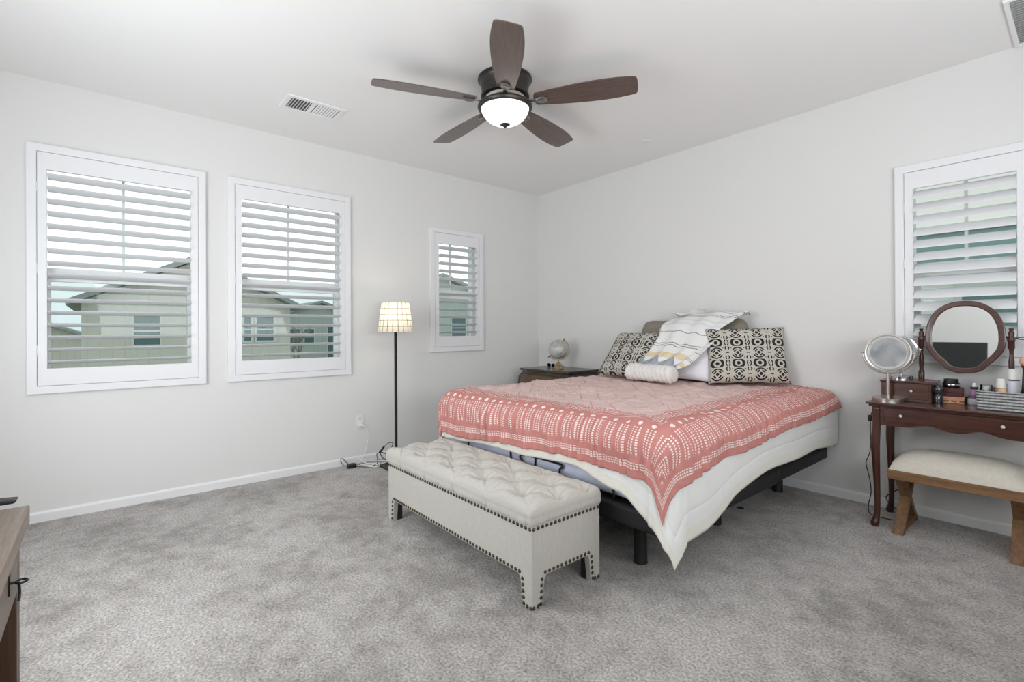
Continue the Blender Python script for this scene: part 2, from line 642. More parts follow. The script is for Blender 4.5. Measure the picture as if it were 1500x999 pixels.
for kk in range(5):
    ang = radians(33.9 + 72 * kk)
    mt = Matrix.Translation((FC.x, FC.y, 2.588)) @ Matrix.Rotation(ang, 4, 'Z') @ Matrix.Rotation(radians(-12), 4, 'X')
    mb = MB()
    n = 26
    out = []
    for i in range(n + 1):
        t = i / n
        out.append((R0 + (R1 - R0 - 0.03) * t, blade_half(t)))
    tip = []
    for i in range(1, 8):
        q = pi / 2 - pi * i / 8
        w = blade_half(1.0)
        tip.append((R1 - 0.03 + 0.03 * max(0, cos(q)) ** 0.6, w * (abs(sin(q)) ** 0.6) * (1 if q > 0 else -1)))
    low = [(x, -y) for x, y in reversed(out)]
    root = [(R0 - 0.012, -0.030), (R0 - 0.012, 0.030)]
    pts = out + tip + low + root
    for zz in (0.0035, -0.0035):
        for (x, y) in pts:
            mb.v.append(tuple(mt @ Vector((x, y, zz))))
            mb.uv[len(mb.v) - 1] = (x + kk * 1.7, y)
    m = len(pts)
    mb.f += [tuple(range(m)), tuple(range(2 * m - 1, m - 1, -1))] + [(i, (i + 1) % m, m + (i + 1) % m, m + i) for i in range(m)]
    bl = mb.build('fan_blade', MAT_BLADE, fan)
    ir = MB()
    ir.prism([(0.10, -0.016), (0.17, -0.012), (0.20, -0.012), (0.20, 0.012), (0.17, 0.012), (0.10, 0.016)],
             lambda a, b, d, mt=mt: mt @ Vector((a, b, d)), -0.010, -0.003)
    ir.build('blade_iron', MAT_STEEL, bl, bevel=0.002)
    md = MB()
    md.lathe([(0.028, -0.002), (0.030, -0.010), (0.022, -0.016), (0.018, -0.012), (0.0, -0.010)], (0, 0, 0), 24,
             mt @ Matrix.Translation((0.232, 0, -0.002)) @ Matrix.Scale(1.35, 4, (1, 0, 0)))
    md.build('medallion', MAT_STEEL, bl, smooth=True, angle=45)

# ------------------------------------------------------------------ ceiling register, grille, sprinkler cap
reg = empty('ceiling_vent', (0.672, -2.779, H), 'white rectangular air vent on the ceiling left of the fan', 'vent')
MAT_VENT = plain('vent_paint', (0.84, 0.84, 0.84), 0.4, var=0.01)
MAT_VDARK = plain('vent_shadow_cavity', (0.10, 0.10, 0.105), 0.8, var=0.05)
MB().frame(0.552, 0.792, -2.976, -2.582, 0.036, fnXY, H - 0.010, H - 0.0005).build('vent_frame', MAT_VENT, reg, bevel=0.004)
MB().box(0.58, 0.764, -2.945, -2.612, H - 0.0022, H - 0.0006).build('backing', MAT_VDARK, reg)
MB().box(0.586, 0.758, -2.806, -2.778, H - 0.009, H - 0.0025).build('divider', MAT_VENT, reg)
for bank, tl in ((-2.938, 38), (-2.772, -38)):
    for i in range(8):
        y = bank + 0.010 + i * 0.0185
        hw = 0.008 if tl > 0 else 0.0066
        s = MB().box(0.586, 0.758, y - hw, y + hw, H - 0.0060, H - 0.0050, rot('X', tl if tl > 0 else -12, (0, y, H - 0.0085)))
        s.v = [(a, b, min(c, H - 0.0028)) for a, b, c in s.v]
        s.build('slat', MAT_VENT, reg)
gr = empty('return_air_grille', (4.22, -0.3, H), 'grey louvered return air grille in the ceiling corner above the vanity', 'vent')
MB().frame(3.915, 4.52, -0.600, -0.016, 0.02, fnXY, H - 0.014, H - 0.0005).build('grille_frame', MAT_VENT, gr, bevel=0.003)
MB().box(3.93, 4.50, -0.59, -0.03, H - 0.003, H - 0.0008).build('backing', plain('grille_grey', (0.55, 0.55, 0.555), 0.7), gr)
for i in range(22):
    y = -0.575 + i * 0.025
    MB().box(3.936, 4.50, y - 0.010, y + 0.010, H - 0.0085, H - 0.0075, rot('X', 28, (0, y, H - 0.008))).build('slat', plain('grille_slat_grey', (0.62, 0.62, 0.625), 0.6) if i == 0 else bpy.data.materials['grille_slat_grey'], gr)
tag(MB().lathe([(0.040, H - 0.0005), (0.042, H - 0.004), (0.036, H - 0.007), (0.0, H - 0.008)], (1.806, -0.445, 0), 32).build(
    'sprinkler_cap', MAT_VENT, smooth=True, angle=40), 'small round white cap on the ceiling near the headboard wall', 'sprinkler cover')

# ------------------------------------------------------------------ bed
BX0, BX1, BYF, BYH = 1.15, 3.0, -2.05, -0.035
MAT_BEDBLK = plain('black_fabric_base', (0.010, 0.010, 0.011), 0.6, var=0.2)
bed = empty('bed_base', ((BX0 + BX1) / 2, -1.04, 0.0), 'black adjustable bed base on short round legs under the mattress', 'bed')
MB().box(BX0 + 0.02, BX1 - 0.005, BYF, -0.86, 0.252, 0.348).build('platform', MAT_BEDBLK, bed, bevel=0.02, bevel_seg=3)
MB().box(BX0 + 0.02, BX1 - 0.005, -0.855, BYH, 0.262, 0.348).build('platform', MAT_BEDBLK, bed, bevel=0.02, bevel_seg=3)
for x in (2.72, 1.42):
    for y in (-1.845, -1.09, -0.19):
        MB().lathe([(0.034, 0.0), (0.036, 0.004), (0.034, 0.01), (0.032, 0.255), (0.0, 0.256)], (x, y, 0), 24).build('leg', MAT_BEDBLK, bed, smooth=True, angle=40)
rb = MB().tube(spline([(2.05, -2.042, 0.356), (2.05, -2.044, 0.40), (2.052, -2.046, 0.445), (2.35, -2.046, 0.452), (2.352, -2.044, 0.42), (2.352, -2.042, 0.356)], 6), 0.006, 8)

k = M('lavender_sheet', (0.60, 0.63, 0.80), 0.8, spec=0.2)
f = k.noise(14, 3)
k.color(k.mix(f, (0.62, 0.66, 0.82), (0.74, 0.77, 0.91)))
k.bump(k.noise(22, 3), 0.25, 0.01)
MAT_SHEET = k.m


def rounded_slab(x0, x1, y0, y1, z0, z1, r, amp=0.0, n=46):
    """soft cushion block with rounded edges, puckered by noise"""
    mb = MB()
    cx, cy, cz = (x0 + x1) / 2, (y0 + y1) / 2, (z0 + z1) / 2
    hx, hy, hz = (x1 - x0) / 2, (y1 - y0) / 2, (z1 - z0) / 2

    def put(p):
        q = Vector((max(-hx + r, min(hx - r, p[0])), max(-hy + r, min(hy - r, p[1])), max(-hz + r, min(hz - r, p[2]))))
        d = Vector(p) - q
        if d.length > 1e-9:
            d = d.normalized() * r
        w = q + d
        nn = fbm(w.x * 5, w.y * 5, w.z * 5)
        if d.length > 1e-9:
            w = w + d.normalized() * amp * nn
        return (w.x + cx, w.y + cy, w.z + cz)

    nx, ny, nz = n, n, max(8, int(n * 0.4))
    for sz in (-1, 1):
        mb.grid(lambda u, v: put(((2 * u - 1) * hx, (2 * v - 1) * hy, sz * hz)), nx, ny)
    for sy in (-1, 1):
        mb.grid(lambda u, v: put(((2 * u - 1) * hx, sy * hy, (2 * v - 1) * hz)), nx, nz)
    for sx in (-1, 1):
        mb.grid(lambda u, v: put((sx * hx, (2 * u - 1) * hy, (2 * v - 1) * hz)), ny, nz)
    return mb


mat_ = rounded_slab(BX0 + 0.03, BX1 - 0.01, -2.030, -0.045, 0.349, 0.715, 0.075, 0.006)
mattress = mat_.build('mattress', MAT_SHEET, smooth=True, weld=True)
tag(mattress, 'king mattress in a lavender fitted sheet with black elastic straps', 'mattress')
for x, lean in ((1.49, 0.0), (1.93, 0.006), (2.16, -0.012), (2.70, 0.008)):
    s = MB()
    pth = [(x + lean * (1 - q), -2.0345 - 0.003 * sin(pi * q), 0.352 + 0.16 * q) for q in [i / 8 for i in range(9)]]
    s.tube(pth, 0.0055, 8)
    s.build('strap', MAT_BLACK, mattress, smooth=True)
rb.build('retainer_bar', MAT_BLACK, mattress, smooth=True)

RHO = 0.10
XR, XL, YF = 2.935, 1.275, -1.970       # where the cloths start to fold over the edges


def drape(X_, Y_, top, off, corner_out, gather=1.0, cpow=1.0):
    """place the flat cloth point (X_,Y_) over the bed"""
    s = X_ - XR if X_ > XR else (XL - X_ if X_ < XL else 0.0)
    sx = 1 if X_ > XR else -1
    t = max(0.0, YF - Y_)
    bx = XR if X_ > XR else (XL if X_ < XL else X_)
    by = max(Y_, YF)
    r = hypot(s, t)
    rho = RHO + off
    if r < rho * pi / 2:
        h, d = rho * sin(r / rho), rho * (1 - cos(r / rho))
        slope = 0.0
    else:
        h, d = rho, rho + (r - rho * pi / 2)
        slope = 1.0
    # gathers, stronger the further the cloth hangs down
    top_w = 0.019 * fbm(X_ * 2.6, Y_ * 2.6, 1.3) + 0.012 * fbm(X_ * 8 + Y_ * 4, Y_ * 7, 5.1)
    if r <= 0:
        return Vector((bx, by, top + abs(top_w) * 1.2))
    hang = min(1.0, r / 0.15)
    th = atan2(t, s)
    if s == 0 or t == 0:
        along = X_ if s == 0 else Y_
        g = gather * (0.0065 * sin(along * 92 + 5 * fbm(along * 4, 0.3)) * (0.5 + fbm(along * 3, 9.1)) + 0.010 * fbm(along * 14, r * 4.0, 2.2)) + 0.010 * fbm(along * 2.2, r * 3.0, 7.0)
        if s > 0:
            g *= 0.5
        h += 0.012 + max(-0.010, g) * hang
    else:
        g = 0.010 * fbm(th * 3.0, r * 4.0, 2.2)
        excess = max(0.0, r - rho)
        h += 0.012 + g * hang + corner_out * excess * sin(2 * th)
        th = (th / (pi / 2)) ** (1.0 + (cpow - 1.0) * min(1.0, excess / 0.12)) * pi / 2
    w = cos(th), sin(th)
    return Vector((bx + sx * h * w[0], by - h * w[1], top - d + abs(top_w) * 1.2 * max(0, 1 - r / 0.1)))


def cloth(tip, e1, e2, L1, L2, top, off, corner_out, n1, n2, edge=0.0, gather=1.0, hem_side=None, hem_foot=None, cpow=1.0):
    e1, e2, tip = Vector(e1).normalized(), Vector(e2).normalized(), Vector(tip)
    mb = MB()

    def fn(u, v):
        a, b = u * L1, v * L2
        wob = edge * (0.5 * fbm(u * 9, 3.3) + 0.5 * sin(u * 21)) if v < 0.5 else 0
        p = tip + e1 * a + e2 * (b + wob * max(0, 1 - b / 0.25))
        if hem_side:
            p = p + e1 * (hem_side(b) * max(0.0, 1 - a / 0.55))
        if hem_foot:
            p = p + e2 * (hem_foot(a) * max(0.0, 1 - b / 0.5))
        y = min(p.y, -0.032)
        return drape(p.x, y, top, off, corner_out, gather, cpow)
    mb.grid(fn, n1, n2, lambda u, v: (u * L1, v * L2))
    return mb


# white quilt
k = M('white_quilt', (0.80, 0.795, 0.76), 0.9, spec=0.15)
u, v, _ = k.coords('UV')
dmin = u.min(v)
ch = dmin.cell(0.115)
hem = dmin.lt(0.052)
k.color(k.mix(hem, (0.80, 0.80, 0.785), (0.78, 0.765, 0.70)))
puff = (1.0 - (ch / 0.0575).pow(6.0)) * (1.0 - hem) + hem * 0.6
k.bump(puff * 0.6 + k.noise(40, 3) * 0.4, 0.5, 0.010)


def sstep(a, b, x):
    t = max(0.0, min(1.0, (x - a) / (b - a)))
    return t * t * (3 - 2 * t)


quilt = cloth((3.42, -2.320), (-1, -0.012), (-0.0565, 0.998), 2.48, 2.285, 0.727, 0.004, 0.06, 220, 200, 0.02, 0.35,
              lambda b: 0.036 * exp(-((b - 1.15) / 0.33) ** 2) - 0.075 * sstep(-0.25, 0.25, b) * (1 - sstep(0.50, 0.86, b)) - 0.05 * sstep(1.8, 2.25, b),
              lambda a: -0.105 * sstep(-0.05, 0.25, a) * (1 - sstep(0.46, 0.64, a)) + 0.050 * sstep(0.66, 0.95, a) * (1 - 0.5 * sstep(1.2, 1.9, a)), 0.85)
tag(quilt.build('quilt', k.m, smooth=True, recalc=False, solid=0.010), 'white quilt with stitched hem hanging below the coral coverlet', 'quilt')


# coral coverlet with a printed dot pattern
def coverlet_mat():
    k = M('coral_print', (0.55, 0.2, 0.17), 0.9, spec=0.1)
    a, b, _ = k.coords('UV')          # a: distance from the side hem, b: distance from the foot hem
    side = a.lt(b)
    d = a.min(b)
    al = sel(side, b, a)
    # two rows of small dots near the hem
    dots = al.cell(0.012).lt(0.0042)
    rows = ((d - 0.045).abs().lt(0.0036)).max((d - 0.057).abs().lt(0.0036)).max((d - 0.069).abs().lt(0.003)) * dots
    # ladders of dotted bars across the border, a large dot at their inner end
    lad = al.cell(0.072)
    bars = (lad.lt(0.0044)).max((lad - 0.0190).abs().lt(0.0044)) * d.band(0.108, 0.252) * d.cell(0.0125).lt(0.0037)
    big = ((lad * lad + (d - 0.272) * (d - 0.272)).sqrt()).lt(0.0125)
    # inner rows and the centre field
    line = d.band(0.309, 0.313)
    r1 = d.band(0.322, 0.442) * (d - 0.322).cell(0.020).lt(0.0058) * al.cell(0.020).lt(0.0060)
    p = (a + b) * 0.7071
    q = (a - b) * 0.7071
    z1 = (a.cell(0.62) + b.cell(0.62) * 0.9)
    zig = z1.cell(0.155)
    sw = zig.lt(0.040)
    f1 = p.cell(0.0125).lt(0.0051) * q.cell(0.0105).lt(0.0045)
    f2 = a.cell(0.0110).lt(0.0046) * b.cell(0.0140).lt(0.0061)
    inn = d.gt(0.442) * sel(sw, f1, f2) * (0.35 + 0.65 * zig.gt(0.0045))
    pat = rows.max(bars).max(big).max(line * 0.55).max(r1 * 0.9).max(inn * 0.9)
    n1 = k.noise(24, 3)
    base = k.mix(n1, (0.500, 0.200, 0.178), (0.610, 0.270, 0.243))
    k.color(k.mix(pat * 0.92, base, (0.88, 0.78, 0.74)))
    wr = k.noise(26, 4, k.mapped((1.0, 0.45, 1.0), rot=(0, 0, 0.6)))
    w2 = k.noise(7, 3, k.mapped((1.0, 0.5, 1.0), rot=(0, 0, -0.5)))
    k.bump(wr * 0.55 + w2 * 0.9 + pat * 0.05, 0.7, 0.022)
    return k.m


MAT_CORAL = coverlet_mat()
cov = cloth((3.275, -2.300), (-1, -0.008), (-0.069, 0.9976), 2.20, 2.275, 0.742, 0.020, 0.04, 320, 300, 0.012, 2.2,
            lambda b: 0.040 * exp(-((b - 0.60) / 0.24) ** 2) + 0.030 * exp(-((b - 1.25) / 0.45) ** 2),
            lambda a: 0.045 * sstep(0.14, 0.45, a) * (1 - sstep(1.0, 1.8, a)), 0.60)
tag(cov.build('coverlet', MAT_CORAL, smooth=True, recalc=False, solid=0.005), 'coral pink coverlet printed with white dots spread over the bed', 'bedspread')

# ------------------------------------------------------------------ pillows


def pillow_mb(W, Hh, T_, mt, n=30, ear=0.06, pw=0.45, rnd=0.0):
    mb = MB()

    def shape(u, v, s):
        a, b = 2 * u - 1, 2 * v - 1
        x = a * W / 2 * (1 - ear * (1 - b * b)) * (sqrt(1 - rnd * b ** 8) if rnd else 1)
        y = b * Hh / 2 * (1 - ear * (1 - a * a)) * (sqrt(1 - rnd * a ** 8) if rnd else 1)
        if rnd:
            y += 0.014 * sin(a * 4.2 + 0.6) * (0.5 + 0.5 * b)
            x += 0.012 * sin(b * 5.0) * a
        th = T_ / 2 * (max(0, 1 - a ** 4) ** pw) * (max(0, 1 - b ** 4) ** pw)
        th *= 1 + 0.10 * fbm(a * 1.6, b * 1.6, s * 3.0)
        return mt @ Vector((x, y, s * th))
    for s in (1, -1):
        mb.grid(lambda u, v: shape(u, v, s), n, n, lambda u, v: ((u - 0.5) * W, (v - 0.5) * Hh))
    return mb


def pose(base, yaw_deg, lean_deg, Hh, roll_deg=0):
    """stand a pillow (its bottom edge centre at base) facing -y, turned by yaw, leaning back by lean"""
    return (Matrix.Translation(base) @ Matrix.Rotation(radians(yaw_deg), 4, 'Z') @ Matrix.Rotation(radians(90 - lean_deg), 4, 'X')
            @ Matrix.Rotation(radians(roll_deg), 4, 'Z') @ Matrix.Translation((0, Hh / 2, 0)))


def tribal_mat():
    k = M('black_cream_print', (0.7, 0.65, 0.55), 0.9, spec=0.1)
    u, v, _ = k.coords('UV')
    PU, PV = 0.150, 0.165
    cu, cv = ((u / PU).frac() - 0.5) * PU, ((v / PV).frac() - 0.5) * PV
    c3, cw = ((u / PU + 0.5).frac() - 0.5) * PU, ((v / PV + 0.5).frac() - 0.5) * PV
    rA = (cu * cu + cv * cv).sqrt()
    eye = rA.lt(0.0135).max(((cu * cu * 0.95 + cv * cv * 1.1).sqrt()).band(0.0265, 0.045) * cv.abs().lt(0.030))
    rB = (cu * cu + cw * cw).sqrt()
    pet = rB.lt(0.0115).max(rB.band(0.0190, 0.0295) * cu.abs().gt(0.0075) * cw.abs().gt(0.0065)).max(rB.band(0.0350, 0.0450) * cw.abs().gt(0.017))
    rC = (c3 * c3 * 1.5 + cv * cv * 0.62).sqrt()
    cha = rC.lt(0.0042).max(rC.band(0.0120, 0.0215) * c3.abs().gt(0.0045))
    bar = cw.abs().lt(0.0035) * c3.abs().lt(0.012)
    ck = cv.abs() - PV * 0.27
    rD = (c3 * c3 * 1.1 + ck * ck * 1.1).sqrt()
    arc = rD.band(0.0085, 0.0180) * c3.abs().gt(0.0055) * cv.abs().gt(0.030)
    cx = cu.abs() - PU * 0.305
    pips = ((cx * cx + ck * ck).sqrt()).lt(0.0038)
    pat = eye.max(pet).max(cha).max(bar).max(arc).max(pips)
    w = k.noise(260, 2)
    k.color(k.mix(pat, k.mix(w, (0.44, 0.42, 0.37), (0.64, 0.61, 0.54)), (0.030, 0.029, 0.031)))
    k.bump(w, 0.3, 0.004)
    return k.m


MAT_TRIBAL = tribal_mat()
MAT_TAUPE = plain('taupe_linen', (0.245, 0.215, 0.180), 0.9, var=0.12, nscale=120)
k = M('white_cotton', (0.80, 0.81, 0.86), 0.85, spec=0.15)
k.bump(k.noise(12, 3), 0.4, 0.015)
MAT_COTTON = k.m
ZB = 0.758
tag(pillow_mb(0.97, 0.50, 0.18, pose((2.03, -0.160, ZB + 0.015), 2, 5, 0.50, 2), ear=0.035, pw=0.42, rnd=0.2).build('taupe_pillow', MAT_TAUPE, smooth=True, weld=True),
    'long taupe pillow standing against the wall behind the throw', 'pillow')
tag(pillow_mb(0.52, 0.44, 0.12, pose((2.09, -0.425, ZB + 0.01), 4, 20, 0.44)).build('white_pillow', MAT_COTTON, smooth=True, weld=True),
    'white pillow half hidden under the striped throw', 'pillow')
RB = Vector((2.565, -0.285, ZB + 0.008))
tag(pillow_mb(0.565, 0.44, 0.15, pose(RB, 37, 20, 0.44, 1), ear=0.05).build('patterned_pillow', MAT_TRIBAL, smooth=True, weld=True),
    'black and cream patterned pillow facing out beside the white pillow, near the vanity side', 'pillow', 'black and cream patterned pillows')
tag(pillow_mb(0.52, 0.46, 0.15, pose((1.575, -0.530, ZB + 0.010), -9, 37, 0.46, 0), ear=0.05).build('patterned_pillow', MAT_TRIBAL, smooth=True, weld=True),
    'black and cream patterned pillow tipped back beside the nightstand', 'pillow', 'black and cream patterned pillows')


# rolled white bolster in front
def bolster():
    mb = MB()
    c0, c1 = Vector((1.745, -0.628, ZB + 0.072)), Vector((2.175, -0.638, ZB + 0.070))
    ax = (c1 - c0).normalized()
    sd = ax.cross(Vector((0, 0, 1))).normalized()
    up = sd.cross(ax)
    nu, nv = 48, 44

    def fn(u, v):
        t = u
        e = 1.0
        if t < 0.06:
            e = sqrt(max(0.0, 1 - ((0.06 - t) / 0.06) ** 2)) * 0.98 + 0.02
        if t > 0.94:
            e = sqrt(max(0.0, 1 - ((t - 0.94) / 0.06) ** 2)) * 0.98 + 0.02
        q = 2 * pi * v
        r = 0.064 * e * (1 + 0.05 * sin(t * 70 + 2 * sin(q * 2)) + 0.10 * fbm(t * 5, cos(q) * 1.5, sin(q) * 1.5))
        return c0 + (c1 - c0) * t + (sd * cos(q) + up * sin(q)) * r
    mb.grid(fn, nu, nv)
    return mb


k = M('ruched_white_knit', (0.80, 0.785, 0.76), 0.9, spec=0.1)
k.bump(k.noise(70, 3), 0.5, 0.01)
bo = bolster().build('bolster_pillow', k.m, smooth=True, weld=True)
MB().lathe([(0.0, 0.0), (0.040, 0.001), (0.050, -0.004), (0.046, -0.012), (0.0, -0.013)], (2.179, -0.6382, ZB + 0.070), 28, Matrix.Rotation(radians(90), 4, 'Y')).build('end_cap', bpy.data.materials['ruched_white_knit'], bo, smooth=True, angle=50)
tag(bo, 'small ruched white bolster pillow lying in front of the throw', 'pillow')


# striped throw draped over the taupe and the white pillows
def throw_mat():
    k = M('striped_throw', (0.8, 0.8, 0.79), 0.9, spec=0.1)
    u, v, _ = k.coords('UV')        # v metres along the throw, from the front hem
    dash = u.cell(0.0105).lt(0.0034)
    wav = 0.004 * (u * 60).sin()
    vv = v + wav
    line = (vv - 0.155).abs().lt(0.0026).max((vv - 0.168).abs().lt(0.0026)).max((vv - 0.245).abs().lt(0.0026)).max(
        (vv - 0.43).abs().lt(0.003)).max((vv - 0.416).abs().lt(0.0026)).max((vv - 0.475).abs().lt(0.003)) * dash
    soft = (vv - 0.315).abs().lt(0.010).max((vv - 0.355).abs().lt(0.008)) * 0.25
    tri = (v - 0.012 - u.cell(0.16) * 0.55)
    blue = tri.lt(0.030) * v.gt(0.004)
    gold = (v - 0.095 + 0.25 * (u.cell(0.09) - 0.0225) * 0).abs().lt(0.018 + 0.0)
    gfade = k.noise(30, 2)
    c = k.mix(soft, (0.80, 0.80, 0.79), (0.45, 0.47, 0.52))
    c = k.mix(gold * (gfade * 0.7 + 0.25), c, (0.72, 0.50, 0.20))
    c = k.mix(blue * (gfade * 0.6 + 0.35), c, (0.13, 0.17, 0.23))
    c = k.mix(line, c, (0.035, 0.038, 0.05))
    end = v.gt(0.545) * (u.cell(0.05).lt(0.012))
    c = k.mix(end * 0.85, c, (0.12, 0.15, 0.22))
    k.color(c)
    k.bump(k.noise(60, 3), 0.35, 0.01)
    return k.m


def throw():
    mb = MB()
    # left edge and right edge of the cloth from the front hem up and over the top
    Lp = spline([(1.745, -0.560, 0.872), (1.82, -0.47, 0.97), (1.87, -0.385, 1.10), (1.865, -0.315, 1.205), (1.93, -0.235, 1.262), (1.98, -0.15, 1.285), (2.00, -0.115, 1.262)], 10)
    Rp = spline([(2.085, -0.560, 0.868), (2.19, -0.475, 0.95), (2.29, -0.385, 1.06), (2.36, -0.315, 1.165), (2.44, -0.245, 1.235), (2.50, -0.155, 1.30), (2.50, -0.115, 1.275)], 10)
    nv = len(Lp) - 1
    nu = 40

    def fn(u, v):
        j = min(nv - 1, int(v * nv))
        f = v * nv - j
        a = Lp[j].lerp(Lp[j + 1], f)
        b = Rp[j].lerp(Rp[j + 1], f)
        p = a.lerp(b, u)
        bulge = 0.022 * sin(pi * u)
        wr = 0.010 * fbm(u * 4, v * 3, 1.0) + 0.006 * sin(u * 17 + v * 5)
        return p + Vector((0.0, -0.75, 0.65)) * (bulge + wr)
    mb.grid(fn, nu, 60, lambda u, v: (u * 0.42, v * 0.60))
    return mb


th = throw().build('throw_blanket', throw_mat(), smooth=True, recalc=False, solid=0.006)
tag(th, 'white throw with black dashes and gold stripe draped over the pillows', 'throw blanket')
fl = MB()


def flapfn(u, v):
    a = Vector((2.10, -0.556, 0.865)).lerp(Vector((2.385, -0.29, 1.155)), u)
    dn = Vector((0.070, -0.02, -0.045)) * (0.4 + 0.6 * sin(pi * min(1, u * 1.1)))
    dn = dn * 1.0 * (1 - 0.45 * u)
    return a + dn * v + Vector((0.0, -0.02, 0.015)) * (0.5 * sin(u * 9 + v * 3) + 0.6) * v


fl.grid(flapfn, 30, 10, lambda u, v: (0.03 + v * 0.07, 0.02 + u * 0.5))
fl.build('folded_edge', bpy.data.materials['striped_throw'], th, smooth=True, recalc=False, solid=0.005)
tip_ = MB()


def tipfn(u, v):
    p = Vector((1.93, -0.215, 1.285)).lerp(Vector((2.17, -0.17, 1.318)), u)
    return p + Vector((-0.01, -0.075, 0.012)) * (v - 0.3) + Vector((0, 0, 0.015)) * sin(u * 7 + v * 2)


tip_.grid(tipfn, 24, 8, lambda u, v: (0.2 + v * 0.05, 0.26 + u * 0.1))
tip_.build('folded_corner', bpy.data.materials['striped_throw'], th, smooth=True, recalc=False, solid=0.005)
fr = MB()
for i in range(26):
    u = i / 25
    a = Vector((1.745, -0.566, 0.874)).lerp(Vector((2.085, -0.566, 0.870)), u)
    q = [a, a + Vector((random.uniform(-0.01, 0.01), -0.018, 0.012)), a + Vector((random.uniform(-0.015, 0.015), -0.036 - 0.01 * random.random(), 0.022))]
    fr.tube(q, 0.003, 6)
fr.build('fringe', MAT_COTTON, th, smooth=True)

# ------------------------------------------------------------------ tufted storage bench


def linen_mat():
    k = M('oatmeal_linen', (0.50, 0.47, 0.42), 0.9, spec=0.1)
    x, y, z = k.coords('Object')
    w1 = k.noise(90, 2, k.mapped((5, 5, 0.25)))
    w2 = k.noise(90, 2, k.mapped((1, 1, 8)))
    k.color(k.mix(w1 * 0.5 + w2 * 0.5, (0.36, 0.343, 0.312), (0.70, 0.672, 0.625)))
    k.bump(w1 + w2, 0.25, 0.003)
    return k.m


MAT_LINEN = linen_mat()
NX0, NX1, NY0, NY1 = 1.355, 2.685, -2.55, -2.118
bench = empty('storage_bench', ((NX0 + NX1) / 2, (NY0 + NY1) / 2, 0), 'oatmeal tufted storage bench with nailhead trim at the foot of the bed', 'bench')
ZA, ZN, FW = 0.128, 0.337, 0.072
fp = [(NX0, 0.0), (NX0 + 0.058, 0.0), (NX0 + FW, ZA - 0.02), (NX0 + FW + 0.012, ZA), (NX1 - FW - 0.012, ZA), (NX1 - FW, ZA - 0.02), (NX1 - 0.058, 0.0), (NX1, 0.0), (NX1, ZN + 0.012), (NX0, ZN + 0.012)]
bx = MB()
bx.prism(fp, fnXZ, NY0, NY0 + 0.03)
bx.prism(fp, fnXZ, NY1 - 0.03, NY1)
sp = [(NY0, 0.0), (NY0 + 0.058, 0.0), (NY0 + FW, ZA - 0.02), (NY0 + FW + 0.012, ZA), (NY1 - FW - 0.012, ZA), (NY1 - FW, ZA - 0.02), (NY1 - 0.058, 0.0), (NY1, 0.0), (NY1, ZN + 0.012), (NY0, ZN + 0.012)]
sp = [(max(NY0 + 0.0302, min(NY1 - 0.0302, a)), b) for a, b in sp]
for xa, xb in ((NX0, NX0 + 0.03), (NX1 - 0.03, NX1)):
    bx.prism([(a, b) for a, b in sp], lambda a, b, d: (d, a, b), xa, xb)
bx.box(NX0 + 0.02, NX1 - 0.02, NY0 + 0.02, NY1 - 0.02, ZA + 0.01, ZA + 0.03)
bx.build('body', MAT_LINEN, bench, bevel=0.0015)
for fx in (NX0 + 0.032, NX1 - 0.062):
    for fy in (NY0 + 0.032, NY1 - 0.062):
        MB().box(fx, fx + 0.03, fy, fy + 0.03, 0.0, ZA + 0.01).build('inner_leg', MAT_BLACK, bench)


